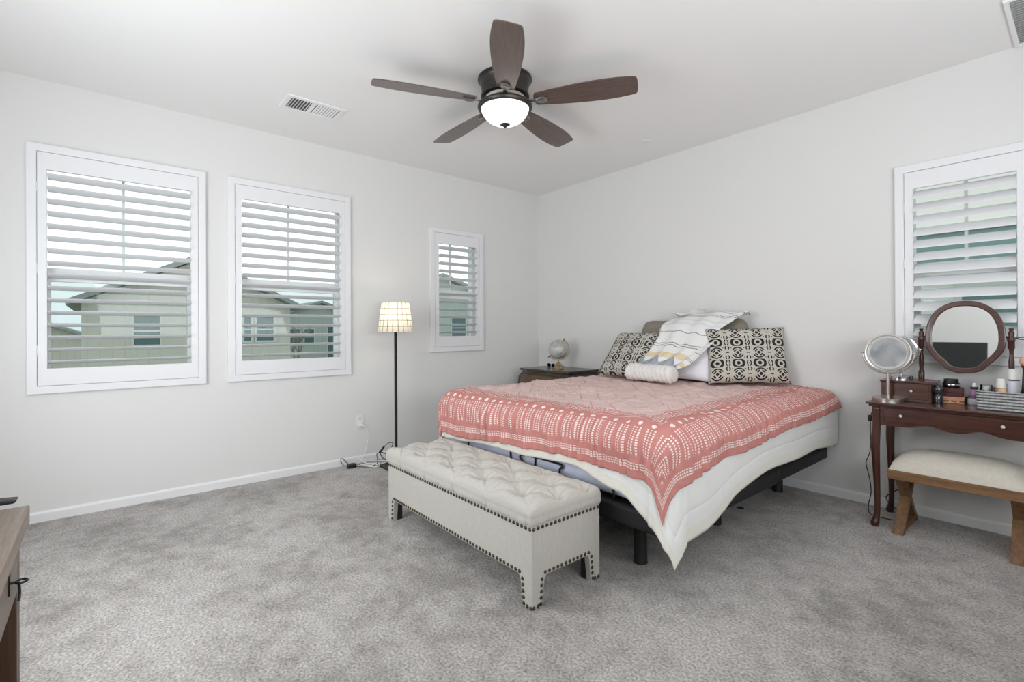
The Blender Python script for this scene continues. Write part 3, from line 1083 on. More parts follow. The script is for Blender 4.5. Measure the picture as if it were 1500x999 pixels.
# cushion with diamond tufts
def cushion():
    mb = MB()
    x0, x1, y0, y1 = NX0 - 0.012, NX1 + 0.008, NY0 - 0.012, NY1 + 0.004
    zb, zt = ZN + 0.014, 0.452
    nx, ny = 260, 110

    def tuft(x, y):
        p, q = (x - 2.52) / 0.283, (y + 2.46) / 0.18
        a, b = p + q, p - q
        ca, cb = abs(sin(pi * a / 1.0 * 0.5 * 2 / 2)), abs(sin(pi * b / 1.0 * 0.5 * 2 / 2))
        # creases run along the diagonals; both meet at the buttons
        ca, cb = abs(sin(pi * a / 2)), abs(sin(pi * b / 2))
        best, bang = 9, 0
        for pi_ in (math.floor(p) - 1, math.floor(p), math.floor(p) + 1, math.floor(p) + 2):
            for hf in (0.0, 0.5):
                for qi in (math.floor(q) - 1, math.floor(q), math.floor(q) + 1, math.floor(q) + 2):
                    dx, dy = (p - pi_ - hf) * 0.283, (q - qi - hf) * 0.18
                    if hypot(dx, dy) < best:
                        best, bang = hypot(dx, dy), atan2(dy, dx)
        # crease lines
        a2, b2 = (p + q), (p - q)
        la = abs(a2 - round(a2)) * 0.15
        lb = abs(b2 - round(b2)) * 0.15
        crease = 0.022 * exp(-(min(la, lb) / 0.012) ** 1.1) * (0.30 + 0.65 * exp(-best / 0.06)) * (0.7 + 0.6 * fbm(x * 7, y * 7, 8))
        pleat = 0.0032 * sin(8 * bang + 4 * fbm(x * 9, y * 9, 2)) * exp(-((best - 0.03) / 0.045) ** 2)
        return -0.062 * exp(-(best / 0.034) ** 1.0) - crease + pleat + 0.005 * fbm(x * 11, y * 11, 3) + 0.0025 * fbm(x * 34, y * 22, 6)

    def fn(u, v):
        x, y = x0 + (x1 - x0) * u, y0 + (y1 - y0) * v
        e = min(u * (x1 - x0), (1 - u) * (x1 - x0), v * (y1 - y0), (1 - v) * (y1 - y0))
        r = 0.06
        if e < r:
            z = zt - (zt - zb) * 0.55 * (1 - sqrt(max(0, 1 - ((r - e) / r) ** 2)))
        else:
            z = zt
        return (x, y, z + tuft(x, y) * min(1.0, e / 0.05) + 0.012 * sin(pi * u) ** 0.5 * sin(pi * v) ** 0.5)
    mb.grid(fn, nx, ny)
    # side walls of the cushion: bulge between top rim and the box

    def side(fx):
        def g(u, v):
            x, y = fx(u)
            zt_ = fn((x - x0) / (x1 - x0), (y - y0) / (y1 - y0))[2]
            z = zb + (zt_ - zb) * v
            pl = 0.0
            if abs(y - y0) < 1e-6 or abs(y - y1) < 1e-6:
                pl = 0.012 * exp(-(abs(((x - 2.52) / 0.283 + 0.5 + 0.5) % 1.0 - 0.5) * 0.283 / 0.010))
            ins = 0.010 * (1 - sin(pi * min(1, 0.15 + v * 0.85))) + 0.005 * fbm(x * 20, y * 20, z * 10) + pl
            cx, cy = (x0 + x1) / 2, (y0 + y1) / 2
            return (x - ins * (1 if x >= x1 - 1e-6 else (-1 if x <= x0 + 1e-6 else 0)) * (1 - v), y - ins * (1 if y >= y1 - 1e-6 else (-1 if y <= y0 + 1e-6 else 0)) * (1 - v), z)
        return g
    mb.grid(side(lambda u: (x0 + (x1 - x0) * u, y0)), nx, 8)
    mb.grid(side(lambda u: (x0 + (x1 - x0) * u, y1)), nx, 8)
    mb.grid(side(lambda u: (x0, y0 + (y1 - y0) * u)), ny, 8)
    mb.grid(side(lambda u: (x1, y0 + (y1 - y0) * u)), ny, 8)
    mb.grid(lambda u, v: (x0 + 0.01 + (x1 - x0 - 0.02) * u, y0 + 0.01 + (y1 - y0 - 0.02) * v, zb), 1, 1)
    return mb


cu = cushion().build('tufted_cushion', MAT_LINEN, bench, smooth=True, weld=True)
# nailheads
MAT_NAIL = plain('antique_brass_nail', (0.085, 0.068, 0.045), 0.38, 0.8, var=0.2)
nails = []
SPN = 0.0262


def row(p, q, nrm):
    p, q = Vector(p), Vector(q)
    n_ = max(1, round((q - p).length / SPN))
    for i in range(n_ + 1):
        nails.append((p.lerp(q, i / n_), Vector(nrm)))


fy_, fx_ = NY0 - 0.0005, NX1 + 0.0005
row((NX1 - 0.010, fy_, ZN), (NX0 + 0.010, fy_, ZN), (0, -1, 0))
row((fx_, NY0 + 0.012, ZN), (fx_, NY1 - 0.012, ZN), (1, 0, 0))
row((NX1 - FW - 0.005, fy_, ZA + 0.012), (NX0 + FW + 0.005, fy_, ZA + 0.012), (0, -1, 0))
row((fx_, NY0 + FW + 0.005, ZA + 0.012), (fx_, NY1 - FW - 0.005, ZA + 0.012), (1, 0, 0))
row((NX1 - FW + 0.014, fy_, ZA - 0.012), (NX1 - 0.050, fy_, 0.014), (0, -1, 0))
row((NX0 + FW - 0.014, fy_, ZA - 0.012), (NX0 + 0.050, fy_, 0.014), (0, -1, 0))
row((fx_, NY0 + FW - 0.014, ZA - 0.012), (fx_, NY0 + 0.050, 0.014), (1, 0, 0))
row((fx_, NY1 - FW + 0.014, ZA - 0.012), (fx_, NY1 - 0.050, 0.014), (1, 0, 0))
row((NX1 - 0.028, fy_, 0.010), (NX1 - 0.006, fy_, 0.010), (0, -1, 0))
row((fx_, NY0 + 0.010, 0.010), (fx_, NY0 + 0.034, 0.010), (1, 0, 0))
row((fx_, NY1 - 0.034, 0.010), (fx_, NY1 - 0.010, 0.010), (1, 0, 0))
cpos = Vector((4.193, -3.913, 1.17))
nails.sort(key=lambda t: (t[0] - cpos).length)
NP = [(0.0086, 0.0), (0.0080, 0.0020), (0.0060, 0.0040), (0.0030, 0.0052), (0.0, 0.0055)]
proto = {}
rest = MB()
for i, (p, nrm) in enumerate(nails):
    mt = Vector(nrm).to_track_quat('Z', 'Y').to_matrix().to_4x4()
    if i < 100:
        key = tuple(nrm)
        if key not in proto:
            m = MB().lathe(NP, bench.location, 10, mt)
            o = m.build('nailhead', MAT_NAIL, bench, smooth=True)
            proto[key] = o
            o.location = p - bench.location
        else:
            o = proto[key].copy()
            COL.objects.link(o)
            o.parent = bench
            o.location = p - bench.location
    else:
        rest.lathe(NP, p, 10, mt)
rr = rest.build('nailhead_trim', MAT_NAIL, bench, smooth=True)
rr['kind'] = 'stuff'

# ------------------------------------------------------------------ floor lamp
LX, LY = 0.318, -1.98
lamp = empty('floor_lamp', (LX, LY, 0), 'lit floor lamp with cream tiled shade on a black pole', 'lamp')
MB().box(LX - 0.12, LX + 0.12, LY - 0.12, LY + 0.12, 0.0, 0.018).build('base', MAT_BLACK, lamp, bevel=0.004)
MB().lathe([(0.020, 0.017), (0.020, 0.03), (0.0125, 0.034), (0.0125, 1.20), (0.016, 1.205), (0.016, 1.26), (0.0, 1.262)], (LX, LY, 0), 20).build('pole', MAT_BLACK, lamp, smooth=True, angle=40)


def shade_mat():
    m = bpy.data.materials.new('capiz_tile_shade')
    m.use_nodes = True
    nt = m.node_tree
    nt.nodes.clear()
    out = nt.nodes.new('ShaderNodeOutputMaterial')
    tc = nt.nodes.new('ShaderNodeTexCoord')
    sp_ = nt.nodes.new('ShaderNodeSeparateXYZ')
    nt.links.new(tc.outputs['UV'], sp_.inputs[0])
    u, v = X(nt, sp_.outputs[0]), X(nt, sp_.outputs[1])
    g = ((u * 20).frac() - 0.5).abs().gt(0.455).max(((v * 5).frac() - 0.5).abs().gt(0.462))
    cr = nt.nodes.new('ShaderNodeMix')
    cr.data_type = 'RGBA'
    nt.links.new(g.v, cr.inputs['Factor'])
    cr.inputs[6].default_value = (0.86, 0.82, 0.72, 1)
    cr.inputs[7].default_value = (0.10, 0.09, 0.07, 1)
    d = nt.nodes.new('ShaderNodeBsdfDiffuse')
    t = nt.nodes.new('ShaderNodeBsdfTranslucent')
    nt.links.new(cr.outputs[2], d.inputs[0])
    nt.links.new(cr.outputs[2], t.inputs[0])
    mx = nt.nodes.new('ShaderNodeMixShader')
    mx.inputs[0].default_value = 0.5
    nt.links.new(d.outputs[0], mx.inputs[1])
    nt.links.new(t.outputs[0], mx.inputs[2])
    nt.links.new(mx.outputs[0], out.inputs[0])
    return m


sd_ = MB()
sd_.grid(lambda u, v: (LX + (0.150 - 0.034 * v) * cos(2 * pi * u), LY + (0.150 - 0.034 * v) * sin(2 * pi * u), 1.155 + 0.255 * v), 60, 5, lambda u, v: (u, v))
sd_.build('lamp_shade', shade_mat(), lamp, smooth=True, recalc=False)
sp = MB()
for q in range(3):
    a = 2 * pi * q / 3 + 0.4
    sp.tube([(LX, LY, 1.258), (LX + 0.126 * cos(a), LY + 0.126 * sin(a), 1.335)], 0.002, 6)
sp.build('shade_spider', MAT_BLACK, lamp)
kb2 = M('lit_bulb_glass', (1, 0.95, 0.85), 0.3)
kb2.b.inputs['Emission Color'].default_value = (1.0, 0.88, 0.68, 1)
kb2.b.inputs['Emission Strength'].default_value = 42.0
MB().lathe([(0.0, 1.258), (0.013, 1.262), (0.014, 1.275), (0.024, 1.295), (0.030, 1.315), (0.026, 1.335), (0.014, 1.346), (0.0, 1.349)], (LX, LY, 0), 20).build('light_bulb', kb2.m, lamp, smooth=True)

# ------------------------------------------------------------------ outlet and cords
ot = empty('wall_outlet', (0.0, -2.172, 0.365), 'white electrical outlet low on the wall left of the floor lamp', 'outlet')
MB().box(0.0005, 0.006, -2.208, -2.136, 0.305, 0.422).build('cover_plate', MAT_WHITEP, ot, bevel=0.002)
for zz in (0.335, 0.392):
    s = MB()
    s.prism([(-2.172 + 0.017 * cos(2 * pi * i / 20), zz + 0.0135 * sin(2 * pi * i / 20)) for i in range(20)], fnW, 0.0062, 0.0078)
    s.build('socket', plain('socket_white', (0.70, 0.70, 0.69), 0.4) if zz < 0.36 else bpy.data.materials['socket_white'], ot)
wc = empty('white_power_cord', (0.03, -2.172, 0.335), 'white power cord plugged into the outlet and coiled on the carpet', 'cord')
MB().box(0.0085, 0.04, -2.186, -2.158, 0.325, 0.352).build('plug', MAT_WHITEP, wc, bevel=0.005)
pth = [(0.038, -2.172, 0.338), (0.058, -2.150, 0.325), (0.058, -2.122, 0.27), (0.045, -2.115, 0.20), (0.04, -2.135, 0.11), (0.045, -2.165, 0.04),
       (0.07, -2.20, 0.010), (0.14, -2.18, 0.009), (0.20, -2.12, 0.012), (0.24, -2.05, 0.026), (0.20, -2.02, 0.030), (0.10, -2.10, 0.022), (0.055, -2.19, 0.045), (0.05, -2.215, 0.085),
       (0.06, -2.205, 0.05), (0.12, -2.15, 0.014), (0.21, -2.09, 0.024), (0.25, -2.12, 0.008), (0.20, -2.17, 0.008), (0.12, -2.235, 0.010), (0.07, -2.22, 0.02)]
MB().tube(spline(pth, 8), 0.0042, 8).build('cable', MAT_WHITEP, wc, smooth=True)
bc = empty('black_adapter_cord', (0.12, -2.29, 0.0), 'black power adapter with looped black cord on the carpet by the lamp base', 'cord')
MB().box(0.085, 0.135, -2.325, -2.255, 0.0, 0.034).build('adapter', MAT_BLACK, bc, bevel=0.006)
pth = [(0.11, -2.325, 0.018), (0.09, -2.355, 0.03), (0.06, -2.365, 0.06), (0.045, -2.345, 0.075), (0.06, -2.325, 0.05), (0.09, -2.315, 0.036)]
MB().tube(spline(pth, 8), 0.0030, 8).build('cable', MAT_BLACK, bc, smooth=True)
pth = [(0.13, -2.262, 0.014), (0.16, -2.22, 0.006), (0.20, -2.16, 0.006), (0.20, -2.10, 0.022), (0.16, -2.08, 0.055), (0.11, -2.06, 0.080), (0.12, -2.02, 0.09), (0.17, -1.98, 0.075),
       (0.18, -1.955, 0.13), (0.15, -1.93, 0.165), (0.12, -1.96, 0.16), (0.11, -2.0, 0.12), (0.115, -2.03, 0.085), (0.16, -2.03, 0.05), (0.19, -2.01, 0.03)]
MB().tube(spline(pth, 8), 0.0034, 8).build('cable', MAT_BLACK, bc, smooth=True)
MB().tube([(0.112, -2.04, 0.085), (0.112, -2.01, 0.115), (0.115, -1.995, 0.135)], 0.009, 10).build('inline_switch', MAT_BLACK, bc, smooth=True)
tag(MB().prism([(2.69, -0.745), (2.722, -0.738), (2.727, -0.728), (2.70, -0.722)], fnXY, 0.0, 0.012).build('carpet_scrap', MAT_BLACK, bevel=0.003),
    'tiny black scrap lying on the carpet under the bed', 'scrap')

# ------------------------------------------------------------------ nightstand
MAT_NS = wood('dark_walnut', (0.018, 0.012, 0.009), (0.055, 0.036, 0.024), 'x', 0.3, coat=0.3)
MAT_NSF = wood('burl_walnut', (0.050, 0.030, 0.016), (0.150, 0.095, 0.050), 'x', 0.35)
ns = empty('nightstand', (0.57, -0.25, 0), 'dark bombe nightstand in the room corner behind the bed', 'nightstand')
NSX0, NSX1, NSY0, NSY1 = 0.215, 0.93, -0.50, -0.022


def serp(n=24, inset=0.0, x0=NSX0, x1=NSX1):
    pts = [(x1 - inset, NSY1), (x0 + inset, NSY1)]
    for i in range(n + 1):
        t = i / n
        pts.append((x0 + inset + (x1 - x0 - 2 * inset) * t, NSY0 + inset * 0.8 + 0.03 * (0.5 + 0.5 * cos(4 * pi * t)) - 0.022 * sin(pi * t)))
    return pts


MB().prism(serp(), fnXY, 0.738, 0.764).build('top', MAT_NS, ns, bevel=0.006)
bd = MB()
prof = [(0.10, 0.055), (0.16, 0.045), (0.30, 0.030), (0.48, -0.005), (0.60, -0.022), (0.68, -0.012), (0.72, 0.018), (0.738, 0.022)]
rows_ = [(z, serp(24, ins)) for z, ins in prof]
n_ = len(rows_[0][1])
for z, pts in rows_:
    bd.v += [(a, b, z) for a, b in pts]
for r in range(len(rows_) - 1):
    for i in range(n_):
        j = (i + 1) % n_
        bd.f.append((r * n_ + i, r * n_ + j, (r + 1) * n_ + j, (r + 1) * n_ + i))
bd.f += [tuple(range(n_)), tuple((len(rows_) - 1) * n_ + i for i in range(n_))]
bd.build('cabinet', MAT_NS, ns, smooth=True, angle=40)
for za, zb_ in ((0.52, 0.71), (0.30, 0.50)):
    dr = MB()
    ins = lambda z: next((a1 + (a2 - a1) * (z - z1) / (z2 - z1) for (z1, a1), (z2, a2) in zip(prof, prof[1:]) if z1 <= z <= z2), 0.02)

    def dfn(u, v, za=za, zb_=zb_):
        z = za + (zb_ - za) * v
        i0 = ins(z)
        t = 0.08 + 0.84 * u
        return (NSX0 + i0 + (NSX1 - NSX0 - 2 * i0) * t, NSY0 + i0 * 0.8 + 0.03 * (0.5 + 0.5 * cos(4 * pi * t)) - 0.022 * sin(pi * t) - 0.006, z)
    dr.grid(dfn, 24, 8)
    d_ = dr.build('drawer', MAT_NSF, ns, smooth=True, recalc=False, solid=0.010)
    for t in (0.3, 0.7):
        c = dfn(t, 0.5, za, zb_)
        MB().lathe([(0.006, 0.0), (0.006, 0.012), (0.013, 0.018), (0.010, 0.026), (0.0, 0.028)], (c[0], c[1] - 0.004, c[2]), 14, Matrix.Rotation(radians(90), 4, 'X')).build('knob', MAT_NAIL, d_, smooth=True)
for x in (NSX0 + 0.075, NSX1 - 0.075):
    for y in (NSY0 + 0.085, NSY1 - 0.05):
        MB().tube(spline([(x, y, 0.12), (x, y - 0.006, 0.07), (x, y - 0.004, 0.03), (x, y - 0.014, 0.0)], 4), [0.028 - 0.001 * i for i in range(13)], 12).build('leg', MAT_NS, ns, smooth=True)

# globe
MAT_BRASS = plain('aged_brass', (0.42, 0.33, 0.19), 0.35, 0.85, var=0.15)
gl = empty('desk_globe', (0.624, -0.30, 0.764), 'silver desk globe on a brass stand on the nightstand', 'globe')
MB().lathe([(0.0, 0.7642), (0.056, 0.7645), (0.057, 0.774), (0.050, 0.779), (0.047, 0.790), (0.034, 0.803), (0.029, 0.806), (0.026, 0.818), (0.014, 0.832), (0.008, 0.838), (0.008, 0.853), (0.0, 0.854)],
           (0.624, -0.30, 0), 28).build('stand', MAT_BRASS, gl, smooth=True, angle=40)
gc = Vector((0.624, -0.30, 0.966))
rd = Vector((0.643, 0.766, 0)).normalized()      # plane of the meridian arm
kg = M('globe_map', (0.5, 0.5, 0.48), 0.3)
fg = kg.noise(7, 5)
kg.color(kg.ramp(fg, [(0.46, (0.52, 0.52, 0.50)), (0.53, (0.36, 0.34, 0.29)), (0.6, (0.60, 0.57, 0.50))]))
kg.b.inputs['Coat Weight'].default_value = 0.5
MB().lathe([(0.102 * sin(pi * i / 20), 0.102 * -cos(pi * i / 20)) for i in range(21)], gc, 36).build('sphere', kg.m, gl, smooth=True)
arc = []
for i in range(25):
    q = radians(218 + (420 - 218) * i / 24)
    arc.append(gc + rd * (0.113 * cos(q)) + Vector((0, 0, 0.113 * sin(q))))
MB().tube(arc, 0.0045, 8).build('meridian_arm', MAT_BRASS, gl, smooth=True)
for q in (218, 60):
    a = gc + rd * (0.099 * cos(radians(q))) + Vector((0, 0, 0.099 * sin(radians(q))))
    b = gc + rd * (0.135 * cos(radians(q))) + Vector((0, 0, 0.135 * sin(radians(q))))
    MB().tube([a, b], 0.005, 8).build('axis_pin', MAT_NAIL, gl, smooth=True)
# eyeglasses and a small dark clip on the nightstand
eg = empty('eyeglasses', (0.40, -0.16, 0.764), 'pair of dark eyeglasses lying on the nightstand left of the globe', 'eyeglasses')
MAT_FR = plain('dark_frame', (0.04, 0.045, 0.05), 0.3)
for cx in (-0.033, 0.033):
    pts = [(0.40 + cx + 0.027 * cos(2 * pi * i / 20), -0.185, 0.785 + 0.019 * sin(2 * pi * i / 20)) for i in range(20)]
    MB().tube(pts, 0.0022, 6, True).build('rim', MAT_FR, eg, smooth=True)
    ln = MB()
    ln.prism([(a - 0.0, c) for a, b, c in pts], fnXZ, -0.1855, -0.1845)
    ln.build('lens', MAT_CLEAR, eg)
MB().tube([(0.393, -0.185, 0.790), (0.400, -0.186, 0.793), (0.407, -0.185, 0.790)], 0.0022, 6).build('bridge', MAT_FR, eg)
for s in (-1, 1):
    MB().tube([(0.40 + s * 0.06, -0.185, 0.790), (0.40 + s * 0.062, -0.12, 0.788), (0.40 + s * 0.060, -0.07, 0.776), (0.40 + s * 0.058, -0.05, 0.7665)], 0.0022, 6).build('temple', MAT_FR, eg)
tag(MB().box(0.475, 0.515, -0.135, -0.120, 0.7642, 0.774).build('lighter', MAT_FR, bevel=0.003), 'small dark slim item beside the globe base', 'trinket')

# ------------------------------------------------------------------ vanity table
MAT_MAH = wood('dark_mahogany', (0.034, 0.0100, 0.0065), (0.100, 0.032, 0.020), 'x', 0.28, coat=0.35)
MAT_MAHZ = wood('dark_mahogany_upright', (0.034, 0.0100, 0.0065), (0.100, 0.032, 0.020), 'z', 0.28, coat=0.35)
MAT_KNOB = plain('cream_porcelain', (0.72, 0.64, 0.54), 0.25)
VX0, VX1, VY0, VY1, VZ = 3.312, 4.098, -0.430, -0.025, 0.735
van = empty('vanity_table', (3.705, -0.22, 0), 'dark mahogany vanity table with swivel mirror and cabriole legs', 'vanity')
tp = MB().box(VX0, VX1, VY0, VY1, VZ - 0.014, VZ)
tp.box(VX0 + 0.012, VX1 - 0.012, VY0 + 0.012, VY1, VZ - 0.026, VZ - 0.0145)
tp.build('tabletop', MAT_MAH, van, bevel=0.005)
lx0, lx1 = 3.352, 4.058


def scal(x0, x1, n=36):
    pts = [(x0, VZ - 0.026), (x0, 0.598)]
    for i in range(n + 1):
        t = i / n
        z = 0.601 + 0.024 * (exp(-((t - 0.335) / 0.085) ** 2) + exp(-((t - 0.665) / 0.085) ** 2))
        pts.append((x0 + (x1 - x0) * t, z))
    pts += [(x1, 0.598), (x1, VZ - 0.026)]
    return pts


ap = MB()
bot = scal(3.378, 4.032)[2:-2]
nb = len(bot)
for yy in (-0.398, -0.380):
    ap.v += [(a, yy, b) for a, b in bot] + [(a, yy, VZ - 0.0265) for a, b in bot]
for o0_ in (0, 2 * nb):
    ap.f += [(o0_ + q, o0_ + q + 1, o0_ + nb + q + 1, o0_ + nb + q) for q in range(nb - 1)]
ap.f += [(q, q + 1, 2 * nb + q + 1, 2 * nb + q) for q in range(nb - 1)]
ap.f += [(nb + q, nb + q + 1, 3 * nb + q + 1, 3 * nb + q) for q in range(nb - 1)]
ap.f += [(0, nb, 3 * nb, 2 * nb), (nb - 1, 2 * nb - 1, 4 * nb - 1, 3 * nb - 1)]
ap.build('apron', MAT_MAH, van)
sa = MB()
for x in (3.345, 4.047):
    sa.box(x, x + 0.018, -0.38, -0.07, 0.645, VZ - 0.0265)
sa.box(3.36, 4.05, -0.075, -0.06, 0.66, VZ - 0.0265)
sa.build('side_panel', MAT_MAH, van, bevel=0.002)
dr = MB().box(3.396, 4.014, -0.407, -0.3985, 0.628, 0.702).build('drawer', MAT_MAH, van, bevel=0.003)
for x in (3.478, 3.892):
    MB().lathe([(0.004, 0.0), (0.004, 0.009), (0.0082, 0.012), (0.0088, 0.016), (0.0055, 0.020), (0.0, 0.021)], (x, -0.407, 0.667), 18, Matrix.Rotation(radians(90), 4, 'X')).build('knob', MAT_KNOB, dr, smooth=True)
for sx, x in ((-1, 3.358), (1, 4.052)):
    for sy, y in ((-1, -0.392), (1, -0.075)):
        lg = MB()
        pts = [(0, 0.709, 0.021), (0, 0.60, 0.021), (0.004, 0.54, 0.0225), (0.007, 0.48, 0.0225), (0.004, 0.38, 0.0195), (0.0, 0.25, 0.0165), (-0.002, 0.14, 0.0150), (0.0, 0.075, 0.0150), (0.006, 0.04, 0.018), (0.012, 0.018, 0.022), (0.014, 0.0, 0.019)]
        P_, R_ = [], []
        sm = spline([(x + sx * o * 0.72, y + sy * o * 0.72, z) for o, z, r in pts], 5)
        sr = spline([(r, 0, 0) for o, z, r in pts], 5)
        lg.tube(sm, [q.x for q in sr], 14)
        lg.build('leg', MAT_MAHZ, van, smooth=True)
# drawer box on the left of the top
jb = MB().box(3.352, 3.588, -0.268, -0.055, VZ + 0.0005, 0.846).build('drawer_box', MAT_MAH, van, bevel=0.003)
MB().box(3.346, 3.594, -0.276, -0.050, 0.8462, 0.858).build('box_lid', MAT_MAH, jb, bevel=0.004)
MB().box(3.365, 3.575, -0.274, -0.2685, 0.752, 0.836).build('small_drawer', MAT_MAH, jb, bevel=0.002)
MB().lathe([(0.004, 0.0), (0.004, 0.007), (0.0068, 0.010), (0.0068, 0.014), (0.0, 0.017)], (3.500, -0.274, 0.800), 16, Matrix.Rotation(radians(90), 4, 'X')).build('small_knob', MAT_KNOB, jb, smooth=True)
jb2 = MB().box(3.822, 4.058, -0.150, -0.055, VZ + 0.0005, 0.80).build('drawer_box', MAT_MAH, van, bevel=0.003)
# mirror cradle and posts
yk = -0.105
cr = MB()
cp = []
for i in range(31):
    t = i / 30
    x = 3.50 + (3.91 - 3.50) * t
    z = 0.775 + 0.085 * max(0.0, abs(t - 0.5) * 2) ** 3
    if abs(t - 0.5) > 0.36:
        z = 0.862
    cp.append((x, z))
cp = [(3.50, VZ + 0.0005)] + cp + [(3.91, VZ + 0.0005)]
cr.prism(cp, fnXZ, yk - 0.009, yk + 0.009)
cr.build('mirror_base', MAT_MAH, van, bevel=0.002)
for x in (3.516, 3.900):
    MB().lathe([(0.014, 0.86), (0.0155, 0.865), (0.0155, 0.905), (0.012, 0.912), (0.010, 0.925), (0.0125, 0.95), (0.0125, 0.985), (0.009, 1.02), (0.010, 1.05), (0.0145, 1.058),
                (0.0145, 1.095), (0.017, 1.100), (0.017, 1.112), (0.011, 1.122), (0.013, 1.135), (0.013, 1.145), (0.008, 1.152), (0.010, 1.160), (0.011, 1.166), (0.0, 1.168)],
               (x, yk, 0), 18).build('post', MAT_MAHZ, van, smooth=True, angle=40)
# wavy mirror
MC = Vector((3.708, yk, 1.118))


def mirror_outline(k=1.0, n=96, add=0.0):
    # rounded at the top, waisted shoulders, narrower round bottom (half width by height)
    half = [(0.071, 0.195), (0.130, 0.148), (0.164, 0.070), (0.172, -0.010), (0.164, -0.072), (0.136, -0.122), (0.106, -0.155), (0.076, -0.190), (0.036, -0.206)]
    ctrl = [(0, 0.208)] + half + [(0, -0.209)] + [(-a, b) for a, b in reversed(half)]
    pts = spline([(a, b, 0) for a, b in ctrl], 5, True)
    out = []
    m = len(pts)
    for i, p in enumerate(pts):
        t = pts[(i + 1) % m] - pts[(i - 1) % m]
        nrm = Vector((t.y, -t.x, 0)).normalized()
        q = p + nrm * add
        out.append((q.x, q.y))
    return out


TILT = -3.1
mtm = Matrix.Translation(MC) @ Matrix.Rotation(radians(TILT), 4, 'X')


def fm(a, b, d): return mtm @ Vector((a, d, b))


o_ = mirror_outline()
tst = mirror_outline(add=0.01)
sgn = 1 if hypot(*tst[0]) < hypot(*o_[0]) else -1
i_ = mirror_outline(add=sgn * 0.030)
fmb = MB().ring(o_, i_, fm, -0.014, 0.010)
mfr = fmb.build('mirror_frame', MAT_MAH, van, bevel=0.005)
i2 = mirror_outline(add=sgn * 0.024)
km = M('mirror_silver', (0.88, 0.89, 0.88), 0.015, 1.0)
MB().prism(i2, fm, -0.004, 0.004).build('mirror_glass', km.m, mfr)
for s in (-1, 1):
    MB().tube([MC + Vector((s * 0.168, 0, 0.0)), MC + Vector((s * 0.186, 0, 0.0))], 0.006, 10).build('pivot', MAT_MAHZ, van, smooth=True)
lp = [(3.917 + 0.0, yk - 0.004, 1.112), (3.925, yk - 0.008, 1.112)] + [(3.943 + 0.018 * cos(q), yk - 0.010, 1.112 + 0.006 * sin(q)) for q in [pi - 2 * pi * i / 16 for i in range(17)]]
tag(MB().tube(lp, 0.0024, 6).build('hair_tie', MAT_BLACK, smooth=True), 'black loop hanging off the right post of the vanity mirror', 'hair tie')
# black cable beside the vanity
hc = empty('mirror_cable', (3.285, -0.2, 0.0), 'thin black cable with inline switch hanging beside the vanity', 'cord')
MB().tube(spline([(3.322, -0.22, 0.700), (3.302, -0.23, 0.66), (3.290, -0.235, 0.60), (3.288, -0.235, 0.42), (3.275, -0.235, 0.36), (3.265, -0.235, 0.32), (3.285, -0.235, 0.22), (3.290, -0.235, 0.14), (3.276, -0.235, 0.06), (3.285, -0.235, 0.012), (3.34, -0.24, 0.004),
                  (3.42, -0.22, 0.004), (3.44, -0.15, 0.006), (3.41, -0.13, 0.03), (3.34, -0.12, 0.10), (3.40, -0.045, 0.16), (3.41, -0.035, 0.21)], 8), 0.0027, 8).build('cable', MAT_BLACK, hc, smooth=True)
MB().box(3.277, 3.297, -0.247, -0.225, 0.590, 0.628).build('switch', MAT_BLACK, hc, bevel=0.004)

# ------------------------------------------------------------------ things on the vanity
MAT_NICK = plain('brushed_nickel', (0.50, 0.47, 0.43), 0.28, 1.0, var=0.05, nscale=80)
MAT_CHRM = plain('chrome', (0.62, 0.62, 0.63), 0.10, 1.0, var=0.03)


